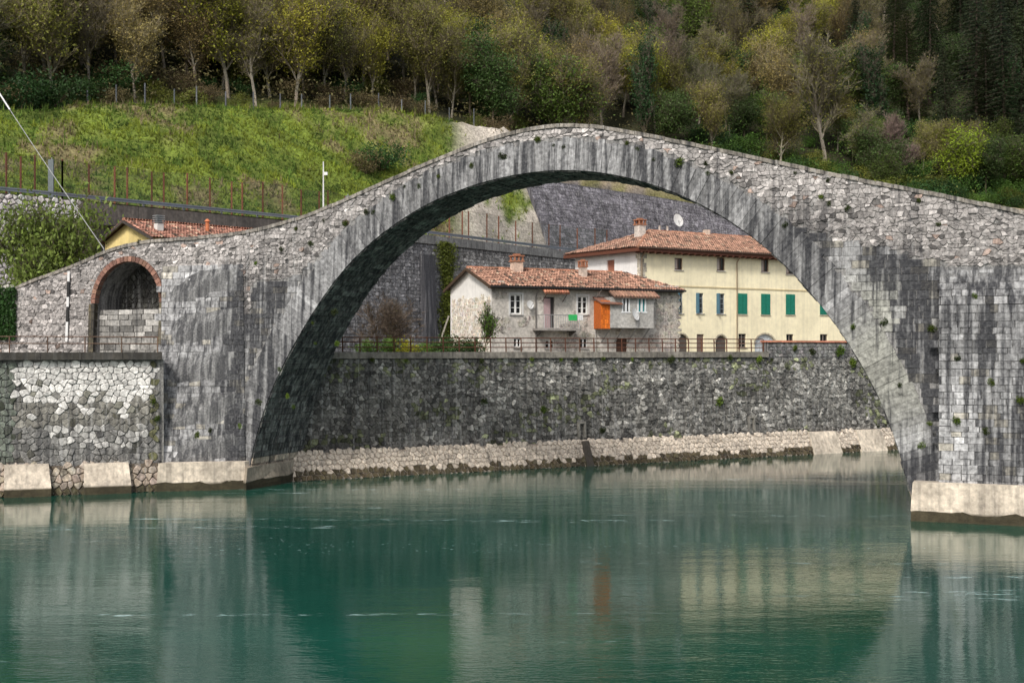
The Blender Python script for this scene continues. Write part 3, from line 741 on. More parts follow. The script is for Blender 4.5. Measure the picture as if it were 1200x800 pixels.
via = thing('road_viaduct', 'weathered concrete road viaduct with dark opening beneath, behind the bridge ramp', 'viaduct', (*rw((uB + uC) / 2, GZ)[:2], GZ))
pos = uB
while pos < uC - .5:
    w = min(5, uC - pos); k = random.uniform(.85, 1.1)
    strip(MB(), pos + .015, pos + w - .015, 18.5, 20.3, .25, -.5, (.12 * k, .105 * k, .095 * k, .7), 5).build('parapet_beam', 'concrete', via)
    pos += w
strip(MB(), uB, uC, 17.0, 18.95, -.55, -1.1, (.17, .15, .15, .7), 4).build('deck_girder', 'concrete', via)
strip(MB(), uB, uC, 18.85, 19.6, -.3, -5.2, (.1, .1, .1, .3), 4).build('deck', 'concrete', via)
for k in range(4):
    u = lerp(uB, uC, (k + .5) / 4); strip(MB(), u - .5, u + .5, GZ - .5, 18.9, -.8, -4.6, (.14, .13, .12, .6), 1).build('column', 'concrete', via)
strip(MB(), uB - 1, uC + 1, GZ - .5, 20.2, -5.3, -6, (.08, .075, .07, .5), 3).build('back_wall', 'mortar', via)
# stone-faced slope above the road, right of the pale rock
def lim_row(px): return interp(px, [630, 645, 752, 840, 900], [209, 215, 231, 246, 262])
UU = list(np.arange(ru(655) - 2, BU[-1] - 60, 1.0)); PB, PT = [], []
for u in UU:
    best = None
    for v in np.arange(5.2, interp(u, KU, VT) + 1, .25):
        p = hill(u, v); x, y = proj(p)
        if best is None or abs(y - lim_row(x)) < best[0]: best = (abs(y - lim_row(x)), v)
    b, n = base(u); q = hill(u, best[1]); off = Vector((-n[0], -n[1], .25)) * .75
    PB.append(hill(u, 4.7) + Vector((-n[0], -n[1], 0)) * .2 - Vector((0, 0, .2))); PT.append(q + off)
PB = soften(np.array(PB), 3, 2); PT = soften(np.array(PT), 4, 3)
keep = [i for i in range(len(UU)) if proj(PB[i])[0] > 642]
i0, i1 = keep[0], keep[-1]
def slope_pt(a, b, h=0):
    i = min(max(a, i0), i1 - 1e-6); k = int(i); f = i - k; lo = PB[k] * (1 - f) + PB[k + 1] * f; hi = PT[k] * (1 - f) + PT[k + 1] * f
    d = hi - lo; L = np.linalg.norm(d); e = PB[min(k + 1, i1)] - PB[k]; n = np.cross(d, e); n = n / np.linalg.norm(n); n = -n if n[1] > 0 else n
    return tuple(lo + d * (b / 10.) + n * h)
sw_ = thing('faced_slope', 'purple grey stone faced slope above the road, behind the yellow house roof', 'wall', tuple(PB[i0]))
mb = MB()
for a in range(i0, i1): mb.hexa([slope_pt(a, 0, -.02), slope_pt(a + 1, 0, -.02), slope_pt(a + 1, 10, -.02), slope_pt(a, 10, -.02)], [slope_pt(a, 0, -.5), slope_pt(a + 1, 0, -.5), slope_pt(a + 1, 10, -.5), slope_pt(a, 10, -.5)], (.11, .105, .12, .4))
recalc(mb.build('wall_core', 'mortar', sw_))
hgt_ = float(np.linalg.norm(PT[i0 + 5] - PB[i0 + 5])); 
P = bond(i0, i1, 0, 10, .55, .45 * 10 / hgt_, .13, .65, lambda a, b: i0 < a < i1 and b < 9.9, random.Random(66), .3)
P = [[(p[0], p[1]) for p in q] for q in P]
lay(sw_, P, slope_pt, lambda px, py, r: (lambda k: (.155 * k, .148 * k, .168 * k, .35))(math.exp(r.gauss(0, .22)) * (1 + .3 * fbm(px * .03, py * .03, 1))), 'wallstone', 'facing_stone', 'facing_masonry', joint=.015, h=(.02, .09), bev=.03, seed=67, rnd=.12)
# guard rail
gr = thing('guard_rail', 'galvanised crash barrier along the edge of the hillside road', 'guard rail', (*rw(ru(300), RZ)[:2], RZ))
pos = uA; g = random.Random(8)
while pos < ru(720):
    u0, u1 = pos, pos + 4
    mb = MB(); col = jit((.24, .26, .29), .12, g)
    for z0, z1, h in ((20.62, 20.72, .0), (20.72, 20.80, -.06), (20.80, 20.92, .0)):
        mb.hexa([rw(u0, z0, .0 + h), rw(u1, z0, .0 + h), rw(u1, z0, -.1 + h), rw(u0, z0, -.1 + h)], [rw(u0, z1, .0 + h), rw(u1, z1, .0 + h), rw(u1, z1, -.1 + h), rw(u0, z1, -.1 + h)], col)
    mb.build('rail', 'metal', gr)
    mb = MB(); mb.hexa([rw(u0 + .1, 20.25, -.2), rw(u0 + .25, 20.25, -.2), rw(u0 + .25, 20.25, -.32), rw(u0 + .1, 20.25, -.32)], [rw(u0 + .1, 20.9, -.2), rw(u0 + .25, 20.9, -.2), rw(u0 + .25, 20.9, -.32), rw(u0 + .1, 20.9, -.32)], (.35, .36, .38))
    mb.build('post', 'metal', gr); pos += 4
# rockfall fence posts and net along the road
def fence(name, label, cols, v, top, base_z, rust=True, net=True):
    t = thing(name, label, 'fence', hill(ru(cols[0]), v)); pts = []
    for px in cols:
        k = np.argmin(np.abs(np.array([600 + F * (BL[i] + BN[i] * v)[0] / (BL[i] + BN[i] * v)[1] for i in range(len(BL))]) - px)); u = BU[k]
        p = hill(u, v); hz_ = top * random.uniform(.93, 1.05); lean = Vector((random.uniform(-.06, .06), random.uniform(-.05, .05), 0))
        q = p + Vector((0, 0, hz_)) + lean; pts.append((p, q))
        c = jit((.15, .06, .035) if rust else (.24, .24, .23), .35)
        mb = MB(); w = .075
        mb.box(p.x - w, p.x + w, p.y - w * .3, p.y + w * .3, p.z - .3, q.z, c); mb.box(p.x - w * .35, p.x + w * .35, p.y - w, p.y + w, p.z - .3, q.z - .01, c)
        mb.build('post', 'rust' if rust else 'concrete', t)
    if net:
        for (p, q), (p2, q2) in zip(pts, pts[1:]):
            mb = MB(); mb.quad(p, p2, q2, q, (.1, .1, .1)); mb.build('net_panel', 'net', t)
            if rust:
                for f in (.33, .66, .99): MB().tube(p.lerp(q, f), p2.lerp(q2, f), .015, None, 4, (.12, .09, .07)).build('cable', 'rust', t)
    return t
fence('rockfall_fence', 'row of tall rusty posts with netting along the road under the grass bank', [-60, -28, 0, 17, 46, 72, 79, 103, 127, 150, 173, 197, 219, 243, 266, 288, 310, 331, 352, 370, 388, 405, 424], 1.2, 3.4, RZ)
fence('rockfall_fence', 'row of tall thin rusty posts along the road, seen through the arch', [528, 545, 550, 569, 587, 605, 623, 641, 659, 677, 694, 708], 1.2, 3.4, RZ)
# lamp post and grey roadside box
k = ru(379); p = hill(k, .6)
lp = thing('lamp_post', 'slim white lamp post standing beside the hillside road', 'lamp post', p)
MB().tube(p, p + Vector((0, 0, 6.2)), .09, .055, 8, (.7, .7, .7)).build('pole', 'white', lp)
MB().tube(p, p + Vector((0, 0, .4)), .16, .13, 8, (.6, .6, .6)).build('base', 'white', lp)
mb = MB(); mb.tube(p + Vector((0, 0, 4.9)), p + Vector((.28, -.1, 5.0)), .03, .03, 6, (.7, .7, .7)); mb.box(p.x + .1, p.x + .42, p.y - .2, p.y + .02, p.z + 4.85, p.z + 5.15, (.75, .75, .75)); mb.build('lantern', 'white', lp)
for px, lab in ((68, 'pale grey cabinet post among the leftmost rusty fence posts'), (410, 'pale grey post at the right end of the roadside fence, by the bridge')):
    p = hill(ru(px), .8); t = thing('marker_post', lab, 'post', p); MB().box(p.x - .22, p.x + .22, p.y - .1, p.y + .1, p.z - .2, p.z + 3.2, (.13, .15, .16)).build('panel', 'metal', t)
    MB().tube(p + Vector((0, .18, -.2)), p + Vector((0, .18, 3.4)), .05, None, 6, (.3, .3, .3)).build('stake', 'metal', t)
# concrete posts on the edge of the wood
def top_u(px):
    best = None
    for u in np.arange(0, BU[-1] - 30, 1.0):
        q = hill(u, interp(u, KU, VT) + 2.5); x = 600 + F * q.x / q.y
        if best is None or abs(x - px) < best[0]: best = (abs(x - px), u)
    return best[1]
fe = thing('meadow_fence', 'line of thin grey posts between the grass bank and the wood', 'fence', hill(top_u(300), 29)); pp = []
for px in (105, 138, 170, 202, 233, 264, 297, 325, 353, 384, 412, 441, 470, 497, 526, 556):
    u = top_u(px); p = hill(u, interp(u, KU, VT) + 2.5); hh = random.uniform(2.1, 2.7); pp.append(p)
    MB().hexa([p + Vector((-.08, -.08, -.3)), p + Vector((.08, -.08, -.3)), p + Vector((.08, .08, -.3)), p + Vector((-.08, .08, -.3))], [p + Vector((-.07, -.07, hh)), p + Vector((.07, -.07, hh)), p + Vector((.07, .07, hh)), p + Vector((-.07, .07, hh))], jit((.10, .11, .12), .25)).build('post', 'concrete', fe)
for z in (.7, 1.4, 2.0):
    mb = MB()
    for a, b in zip(pp, pp[1:]): mb.tube(a + Vector((0, 0, z)), b + Vector((0, 0, z)), .012, None, 3, (.15, .15, .15), cap=False)
    mb.build('wire', 'metal', fe)

# ================================================================== HOUSES
class House:
    def __init__(s, name, label, px, d, ang):
        s.o = np.array([(px - 600) / F * d, d]); s.a = R(ang); s.dx = np.array([math.cos(s.a), math.sin(s.a)]); s.dy = np.array([-math.sin(s.a), math.cos(s.a)])
        s.root = thing(name, label, 'house', (s.o[0], s.o[1], GZ), s.a)
    def f(s, px, py, y=0):          # photo pixel -> facade (x, z) on the plane y behind the front
        rx = (px - 600) / F; r = np.array([rx, 1.]); Y = ((s.o + s.dy * y) @ s.dy) / (r @ s.dy)
        return float((r * Y - s.o) @ s.dx), H - (py - HR) / F * Y - GZ
    def part(s, mb, name, m, par=None, **k): return mb.build(name, m, par or s.root, local=True, **k)
    def rect(s, x0, y0, x1, y1): a = s.f(x0, y1); b = s.f(x1, y0); return a[0], b[0], a[1], b[1]
def wall_holes(x0, x1, z0, z1, holes, y, col, depth=.22, fn=None):
    """front wall sheet with real openings and reveals"""
    fn = fn or (lambda x, yy, z: (x, y + yy, z)); mb = MB()
    X = sorted({x0, x1, *[h[0] for h in holes], *[h[1] for h in holes]}); Z = sorted({z0, z1, *[h[2] for h in holes], *[h[3] for h in holes]})
    X = [x for x in X if x0 <= x <= x1]; Z = [z for z in Z if z0 <= z <= z1]
    for i in range(len(X) - 1):
        for j in range(len(Z) - 1):
            cx, cz = (X[i] + X[i + 1]) / 2, (Z[j] + Z[j + 1]) / 2
            if any(h[0] < cx < h[1] and h[2] < cz < h[3] for h in holes): continue
            mb.quad(fn(X[i], 0, Z[j]), fn(X[i + 1], 0, Z[j]), fn(X[i + 1], 0, Z[j + 1]), fn(X[i], 0, Z[j + 1]), col)
    for a, b, c, d in holes:
        for p, q in (((a, c), (a, d)), ((a, d), (b, d)), ((b, d), (b, c)), ((b, c), (a, c))):
            mb.quad(fn(p[0], 0, p[1]), fn(p[0], depth, p[1]), fn(q[0], depth, q[1]), fn(q[0], 0, q[1]), col)
    return mb
DARK = (.012, .014, .016)
def window(hs, h, y=.12, frame=(.75, .75, .73), glass=DARK, mull=True, bars=2, fw=.07, sill=(.45, .43, .4), par=None):
    x0, x1, z0, z1 = h; w = hs.part(MB().box(x0, x1, y + .05, y + .07, z0, z1, glass), 'window', 'glass', par)
    if par is not None: return w
    mb = MB()
    mb.box(x0, x0 + fw, y, y + .06, z0, z1, frame); mb.box(x1 - fw, x1, y, y + .06, z0, z1, frame)
    mb.box(x0 + fw, x1 - fw, y, y + .06, z1 - fw, z1, frame); mb.box(x0 + fw, x1 - fw, y, y + .06, z0, z0 + fw, frame)
    if mull: mb.box((x0 + x1) / 2 - fw * .7, (x0 + x1) / 2 + fw * .7, y - .01, y + .055, z0 + fw, z1 - fw, frame)
    for k in range(bars): z = lerp(z0, z1, (k + 1) / (bars + 1)); mb.box(x0 + fw, x1 - fw, y + .005, y + .05, z - .02, z + .02, frame)
    mb.build('frame', 'white', w, local=True)
    if sill: MB().box(x0 - .08, x1 + .08, -.09, y + .06, z0 - .08, z0 - .004, sill).build('sill', 'concrete', w, local=True)
    return w
def roof_tiles(hs, corners, name='roof_tiles', cw=.24, cl=.42, col=(.40, .225, .16), var=.28, seed=1, pale=.06):
    """barrel tiles on the plane a(eave left) b(eave right) c(ridge right) d(ridge left)"""
    g = random.Random(seed); a, b, c, d = [Vector(p) for p in corners]; ex = (b - a).normalized(); nrm = (b - a).cross(d - a)
    if nrm.length < 1e-6: nrm = (b - a).cross(c - a)
    nrm.normalize(); ey = nrm.cross(ex)
    if ey.z < 0: ey = -ey
    if nrm.z < 0: nrm = -nrm
    P = [((p - a) @ ex, (p - a) @ ey) for p in (a, b, c, d)]; hgt = max(p[1] for p in P); xs0 = min(p[0] for p in P); xs1 = max(p[0] for p in P)
    mb = MB(); nx = int((xs1 - xs0) / cw) + 1; ny = int(hgt / cl) + 1
    for i in range(nx):
        for j in range(ny):
            x = xs0 + (i + .5) * cw; y = j * cl
            if not inpoly(x, y + cl * .4, P): continue
            k = math.exp(g.gauss(0, var)); cc = (col[0] * k, col[1] * k, col[2] * k)
            if g.random() < pale: cc = (.50 * k, .36 * k, .26 * k)
            if g.random() < .1: cc = (.12 * k, .09 * k, .07 * k)
            vs = []; r = cw * .46; x += g.uniform(-.015, .015)
            for yy, lift, rr in ((y - .04, .045 + g.uniform(0, .02), r), (y + cl * 1.05, .0, r * .85)):
                for t in (0, .25, .5, .75, 1):
                    th = math.pi * t; vs.append(a + ex * (x - rr * math.cos(th)) + ey * yy + nrm * (rr * .75 * math.sin(th) + lift))
            mb.add(vs, [(q, q + 1, q + 6, q + 5) for q in range(4)], cc)
    base_ = MB().add([a, b, c, d], [(0, 1, 2, 3)], (.10, .05, .035))
    ro = hs.part(base_, 'roof', 'tile'); o = mb.build(name, 'tile', ro, local=True, smoothf=True, kind='stuff'); return ro
def chimney(hs, x, y, z0, z1, w, col, capcol=(.33, .15, .09), stack=(.55, .42, .34)):
    ch = hs.part(MB().box(x - w / 2, x + w / 2, y - w / 2, y + w / 2, z0, z1, stack), 'chimney', 'render')
    mb = MB(); mb.box(x - w * .62, x + w * .62, y - w * .62, y + w * .62, z1, z1 + .08, capcol)
    for dx in (-1, 0, 1):
        for dy in (-1, 1): mb.box(x + dx * w * .45 - .06, x + dx * w * .45 + .06, y + dy * w * .45 - .06, y + dy * w * .45 + .06, z1 + .08, z1 + .42, capcol)
    mb.box(x - w * .62, x + w * .62, y - w * .62, y + w * .62, z1 + .42, z1 + .5, capcol); mb.box(x - w * .3, x + w * .3, y - w * .3, y + w * .3, z1 + .5, z1 + .62, capcol)
    mb.build('chimney_cap', 'brick', ch, local=True); return ch
def dish(hs, x, y, z, r, face_=(.3, -1, .2), name='satellite_dish', col=(.68, .68, .67)):
    d = Vector(face_).normalized(); a = d.orthogonal().normalized(); b = d.cross(a); c0 = Vector((x, y, z)); mb = MB(); vs = [c0 - d * r * .18]; n = 14
    for k, dd in ((.5, .13), (1, 0)):
        for i in range(n): t = 2 * math.pi * i / n; vs.append(c0 + (a * math.cos(t) + b * math.sin(t)) * r * k - d * r * dd)
    fs = [(0, 1 + i, 1 + (i + 1) % n) for i in range(n)] + [(1 + i, 1 + n + i, 1 + n + (i + 1) % n, 1 + (i + 1) % n) for i in range(n)]
    mb.add(vs, fs, col); p = hs.part(mb, name, 'white', smoothf=True)
    q = MB(); q.tube(c0 - b * 0 + Vector((0, 0, -r * .8)), c0 + d * r * .9, .015, None, 5, (.4, .4, .4)); q.tube(c0 + d * r * .85, c0 + d * r * 1.05, .05, None, 6, (.5, .5, .5)); q.tube(c0 - d * r * .2, c0 - d * r * .2 - d * .25 + Vector((0, 0, -.1)), .025, None, 5, (.4, .4, .4))
    q.build('dish_arm', 'metal', p, local=True); return p

# ---- stone house
sh = House('stone_house', 'low grey stone house with tiled roof, balcony and rendered bay, seen through the arch', 576, 95, 27)
EZ = sh.f(576, 332)[1]; XR = sh.f(794, 345)[0]; D = 7.4; RZh = EZ + 1.35
wins = [sh.rect(598, 345, 611.5, 368), sh.rect(677, 347, 689, 368)]
low = [sh.rect(602, 396, 611, 407), sh.rect(639, 398, 650, 408), sh.rect(679, 396, 689, 408)]
door = sh.rect(637, 348, 650, 384); bdoor = sh.rect(722, 397, 735, 410)
low = [(a, b, max(.35, c), d) for a, b, c, d in low]; bdoor = (bdoor[0], bdoor[1], 0, bdoor[3])
PLS = (.50, .47, .43)
sh.part(wall_holes(0, XR, -.5, EZ, wins + low + [door, bdoor], 0, PLS), 'front_wall', 'render')
# bare rubble patches of the front and the gable
def fr(x, z, h=0): return (x, -h, z)
def sh_bare(x, z):
    if any(a - .15 < x < b + .15 and c - .15 < z < d + .15 for a, b, c, d in wins + low + [door, bdoor]): return False
    n = fbm(x * .35, z * .5, 6); lim = 0.2
    if x > sh_x2: return True
    return n > lim + (.25 if z > 3 else -.1)
sh_x2 = sh.f(768, 380)[0]
P = bond(0, XR, 0, EZ, .38, .26, .13, .8, sh_bare, random.Random(71))
lay_col = lambda px, py, r: jit((.45, .41, .36) if r.random() < .85 else (.31, .29, .26), .2, r) + (.25,)
def lay_local(hs, polys, fn, tint, m, name, seed=1, h=(.01, .06)):
    g = random.Random(seed); mb = MB()
    for p in polys:
        vs, fs, c = stone(p, fn, .006, g.uniform(*h) * .6, .03, g); mb.add(vs, fs, tint(0, 0, g))
    return hs.part(mb, name, m, kind='stuff')
lay_local(sh, P, fr, lay_col, 'rubble', 'front_rubble')
gab = [(0, -.5), (D, -.5), (D, EZ), (D / 2, RZh), (0, EZ)]
sh.part(MB().add([(0, y, z) for y, z in gab], [(0, 1, 2, 3, 4)], (.76, .74, .71)), 'gable_wall', 'plaster')
sh.part(MB().add([(XR, y, z) for y, z in gab[:3] + [(0, EZ)]], [(0, 1, 2, 3)], PLS), 'end_wall', 'render')
sh.part(MB().add([(0, D, -.5), (XR, D, -.5), (XR, D, EZ), (0, D, EZ)], [(0, 1, 2, 3)], PLS), 'back_wall', 'render')
P = bond(.1, D - .1, 0, EZ - .4, .36, .27, .14, .8, lambda y, z: z < EZ - .9 + .5 * nz(y * .9, 2) and y < D - .2 and y > .2, random.Random(72))
lay_local(sh, P, lambda y, z, h=0: (-h, y, z), lambda a, b, r: jit((.58, .51, .42) if r.random() < .7 else (.66, .62, .56), .2, r) + (.1,), 'rubble', 'gable_rubble', 3, (.01, .04))
ov = .55; zl = EZ - ov * (RZh - EZ) / (D / 2); xh = sh.f(762, 318)[0]
roof_tiles(sh, [(-.35, -ov, zl), (XR + .45, -ov, zl), (xh, D / 2, RZh), (-.35, D / 2, RZh)], seed=4)
roof_tiles(sh, [(XR + .45, D + ov, zl), (-.35, D + ov, zl), (-.35, D / 2, RZh), (xh, D / 2, RZh)], seed=5)
roof_tiles(sh, [(XR + .45, -ov, zl), (XR + .45, D + ov, zl), (xh, D / 2, RZh), (xh, D / 2, RZh)], seed=6)
mb = MB()
for k in range(int((xh + .3) / .45)):
    x = -.3 + k * .45; mb.tube((x, D / 2, RZh + .02), (x + .47, D / 2, RZh + .05), .13, .11, 8, jit((.33, .15, .09), .35))
sh.part(mb, 'ridge_tiles', 'tile', kind='stuff')
sh.part(MB().tube((-.35, -ov - .06, zl - .05), (XR + .4, -ov - .06, zl - .05), .07, None, 8, (.05, .05, .05)), 'gutter', 'metal')
mb = MB(); mb.box(-.3, XR + .3, -ov + .02, .0, zl - .16, zl - .09, (.06, .045, .035))
sh.part(mb, 'soffit_board', 'wood')
for y0, y1, z0, z1 in ((-ov, D / 2, zl, RZh), (D / 2, D + ov, RZh, zl)):
    sh.part(MB().hexa([(-.42, y0, z0 - .2), (-.42, y1, z1 - .2), (-.42, y1, z1 + .0), (-.42, y0, z0 + .0)], [(-.3, y0, z0 - .2), (-.3, y1, z1 - .2), (-.3, y1, z1 + .0), (-.3, y0, z0 + .0)], (.07, .045, .03)), 'barge_board', 'wood')
for x in np.arange(.3, XR, .8): sh.part(MB().box(x, x + .1, -ov + .03, .02, zl - .09, zl - .01, (.08, .055, .04)), 'rafter_end', 'wood')
for h in wins: 
    window(sh, h, fw=.10); sh.part(MB().box(h[0] - .14, h[0], -.02, .05, h[2] - .14, h[3] + .14, (.6, .6, .59)).box(h[1], h[1] + .14, -.02, .05, h[2] - .14, h[3] + .14, (.6, .6, .59)).box(h[0], h[1], -.02, .05, h[3], h[3] + .14, (.6, .6, .59)).box(h[0], h[1], -.02, .05, h[2] - .14, h[2] - .01, (.6, .6, .59)), 'window_surround', 'plaster')
for h in low: window(sh, h, fw=.09, bars=1)
sh.part(MB().box(bdoor[0], bdoor[1], .12, .18, 0, bdoor[3], (.07, .035, .025)), 'street_door', 'wood')
# balcony with door, curtain, tiled canopy
dr = sh.part(MB().box(door[0], door[1], .15, .2, door[2], door[3], (.05, .045, .045)), 'balcony_door', 'wood')
mb = MB(); n = 10; dx = (door[1] - door[0]) * .62
for i in range(n):
    x = door[0] + .02 + dx * i / n; mb.box(x, x + dx / n * .9, .02 + .03 * (i % 2), .08 + .03 * (i % 2), door[2], door[3] - .1, (.52, .40, .40) if i % 2 else (.42, .30, .31))
mb.build('curtain', 'cloth', dr, local=True)
bl = sh.rect(624, 382, 672, 387); bz = bl[2]
sl = sh.part(MB().box(bl[0], bl[1], -1.1, -.003, bz - .02, bz + .16, (.30, .28, .26)), 'balcony_slab', 'concrete')
for x in (bl[0] + .3, bl[1] - .4): MB().hexa([(x, -.9, bz - .1), (x + .12, -.9, bz - .1), (x + .12, 0, bz - .45), (x, 0, bz - .45)], [(x, -.9, bz - .02), (x + .12, -.9, bz - .02), (x + .12, 0, bz - .02), (x, 0, bz - .02)], (.12, .11, .1)).build('bracket', 'concrete', sl, local=True)
bh = 1.0; x0b, x1b = bl[0] + .45, bl[1] - .05
for i in range(16):
    x = lerp(x0b, x1b, i / 15); MB().tube((x, -1.03, bz + .16), (x, -1.03, bz + .16 + bh), .018, None, 5, (.35, .36, .37)).build('baluster', 'metal', sl, local=True)
mb = MB(); mb.tube((x0b, -1.03, bz + .16 + bh), (x1b, -1.03, bz + .16 + bh), .03, None, 6, (.4, .4, .4))
for x in (x0b, x1b): mb.tube((x, -1.03, bz + .16 + bh), (x, 0, bz + .16 + bh), .03, None, 6, (.4, .4, .4)); mb.tube((x, -1.03, bz + .16), (x, -1.03, bz + .16 + bh), .035, None, 6, (.7, .7, .7))
mb.build('handrail', 'metal', sl, local=True)
cv = sh.rect(633, 338, 662, 343)
mb = MB()
for i in range(10):
    x = lerp(cv[0], cv[1], (i + .5) / 10); w = (cv[1] - cv[0]) / 20
    mb.tube((x, 0, cv[3] + .12), (x, -.8, cv[2] - .02), w, w * 1.05, 7, jit((.42, .18, .11), .35))
cvo = sh.part(mb, 'door_canopy', 'tile')
for x in (cv[0] + .2, cv[1] - .2): MB().tube((x, 0, cv[2] - .65), (x, -.7, cv[2] - .1), .035, None, 5, (.08, .06, .05)).build('canopy_strut', 'wood', cvo, local=True)
# green towel over the railing
gx = sh.f(663, 375)[0]
t = thing('hanging_towel', 'bright green cloth hung over the balcony railing of the stone house', 'cloth', (*(sh.o + sh.dx * gx + sh.dy * -1.03), GZ + bz + 1.0), sh.a)
mb = MB()
for i in range(6):
    x = -.35 + .7 * i / 6; dpt = -.05 - .015 * (i % 2); mb.hexa([(x, dpt - .02, -.25), (x + .117, dpt - .02, -.25 + .03 * (i % 2)), (x + .117, dpt, -.25), (x, dpt, -.25)], [(x, dpt - .02, .2), (x + .117, dpt - .02, .2), (x + .117, .04, .2), (x, .04, .2)], (.04, .42, .12))
mb.build('folds', 'cloth', t, local=True)
mb = MB()
for i in range(3): mb.box(.42 + i * .16, .56 + i * .16, -.07, -.04, -.22, .17, (.7, .7, .7))
mb.build('white_cloth', 'cloth', t, local=True)
dish(sh, sh.f(619, 357)[0], -.35, sh.f(619, 357)[1], .33, (.2, -1, .2))
for px, nm in ((627.5, 340), (697, 343)):
    x = sh.f(px, 380)[0]; mb = MB(); mb.tube((x + (.3 if px > 650 else 0), -ov - .05, zl - .05), (x, -.08, zl - .75), .05, None, 7, (.55, .53, .5) if px > 650 else (.2, .19, .18)); mb.tube((x, -.08, zl - .75), (x, -.08, .1), .05, None, 7, (.55, .53, .5) if px > 650 else (.2, .19, .18))
    sh.part(mb, 'downpipe', 'metal')
chimney(sh, *(lambda q: (q[0], D / 2 - .6))(sh.f(605.5, 315, D / 2 - .6)), RZh - .5, RZh + .55, .75, None)
chimney(sh, *(lambda q: (q[0], D / 2 - 1.4))(sh.f(683, 318, D / 2 - 1.4)), RZh - .9, RZh + .25, .5, None, stack=(.5, .42, .36))
# rendered bay on struts with orange rusted side sheet
by = sh.rect(705, 350, 766, 385); bd = 1.1
bx0, bx1, bz0, bz1 = by[0], by[1], by[2] + .05, by[3]
fshift = -bd
def bayrect(x0, y0, x1, y1): a = sh.f(x0, y1, -bd); b = sh.f(x1, y0, -bd); return a[0], b[0], a[1], b[1]
B = bayrect(715, 349, 766, 384); bw_ = [bayrect(729, 350, 738, 365), bayrect(747, 350, 757, 365)]
bay = sh.part(wall_holes(B[0], B[1], B[2], B[3], bw_, -bd, (.40, .39, .37), .1), 'bay', 'render')
MB().quad((B[1], -bd, B[2]), (B[1], 0, B[2]), (B[1], 0, B[3]), (B[1], -bd, B[3]), (.36, .35, .33)).quad((B[0], 0, B[2]), (B[0], -bd, B[2]), (B[0], -bd, B[3]), (B[0], 0, B[3]), (.36, .35, .33)).quad((B[0], -bd, B[2]), (B[0], 0, B[2]), (B[1], 0, B[2]), (B[1], -bd, B[2]), (.25, .24, .23)).build('bay_shell', 'render', bay, local=True)
for k, h in enumerate(bw_):
    x0, x1, z0, z1 = h; w = sh.part(MB().box(x0, x1, -bd + .08, -bd + .1, z0, z1, DARK if k == 0 else (.04, .22, .24)), 'bay_window', 'glass')
    mb = MB()
    for a, b in ((x0, x0 + .1), (x1 - .1, x1), ((x0 + x1) / 2 - .07, (x0 + x1) / 2 + .07)): mb.box(a, b, -bd - .03, -bd + .07, z0, z1, (.72, .74, .75))
    mb.box(x0 - .1, x1 + .1, -bd - .035, -bd - .005, z0 - .1, z0, (.72, .74, .75)); mb.box(x0 - .1, x1 + .1, -bd - .035, -bd - .005, z1, z1 + .1, (.72, .74, .75)); mb.build('frame', 'white', w, local=True)
O = bayrect(704.5, 352, 715.5, 385)
osheet = MB(); n = 5
for i in range(n):
    for j in range(6):
        xa, xb = lerp(O[0], O[1], i / n), lerp(O[0], O[1], (i + 1) / n) - .01; za, zb = lerp(O[2], O[3], j / 6), lerp(O[2], O[3], (j + 1) / 6) - .012
        osheet.box(xa, xb, -bd + .02, -bd + .06, za, zb, jit((.62, .15, .018), .25))
osheet.box(O[0], O[0] + .04, -bd + .06, 0, O[2], O[3], (.4, .1, .02))
sh.part(osheet, 'orange_side_panel', 'rust', label='bright orange rusted panel beside the bay')
LR = bayrect(718, 341, 771, 349)
lr = sh.part(MB().hexa([(LR[0], -bd - .3, LR[2] + .0), (LR[1], -bd - .3, LR[2] + .0), (LR[1], .02, LR[3] + .15), (LR[0], .02, LR[3] + .15)], [(LR[0], -bd - .3, LR[2] + .1), (LR[1], -bd - .3, LR[2] + .1), (LR[1], .02, LR[3] + .25), (LR[0], .02, LR[3] + .25)], (.16, .10, .08)), 'bay_roof', 'tile')
mb = MB()
for i in range(16): x = lerp(LR[0] + .1, LR[1] - .1, i / 15); mb.tube((x, -bd - .34, LR[2] + .1), (x, 0, LR[3] + .26), .1, .09, 6, jit((.30, .17, .12), .3))
mb.build('bay_roof_tiles', 'tile', lr, local=True, kind='stuff')
LR2 = bayrect(703, 352, 728, 356); sh.part(MB().hexa([(LR2[0], -bd - .25, LR2[2]), (LR2[1], -bd - .25, LR2[2] - .05), (LR2[1], 0, LR2[3] + .2), (LR2[0], 0, LR2[3] + .2)], [(LR2[0], -bd - .25, LR2[2] + .1), (LR2[1], -bd - .25, LR2[2] + .05), (LR2[1], 0, LR2[3] + .3), (LR2[0], 0, LR2[3] + .3)], (.22, .11, .08)), 'porch_roof', 'tile')
for x in np.linspace(B[0] + .1, B[1] - .3, 4): sh.part(MB().tube((x, -bd + .1, B[2]), (x - .25, -.05, B[2] - 1.1), .06, None, 6, (.33, .33, .32)), 'bay_strut', 'metal')
dish(sh, *(lambda q: (q[0], -bd - .25, q[1]))(sh.f(745, 368, -bd - .25)), .5, (.55, -1, .35))
# leaning plank and bushes handled later; timber prop against the gable
pl = thing('leaning_plank', 'grey weathered timber leaning against the gable of the stone house', 'plank', (*at(511, 408, 97)[:2], GZ))
MB().tube((*at(509, 400, 98)[:2], GZ), at(526, 370, 98.6), .09, .08, 4, (.22, .2, .17)).build('timber', 'wood', pl)

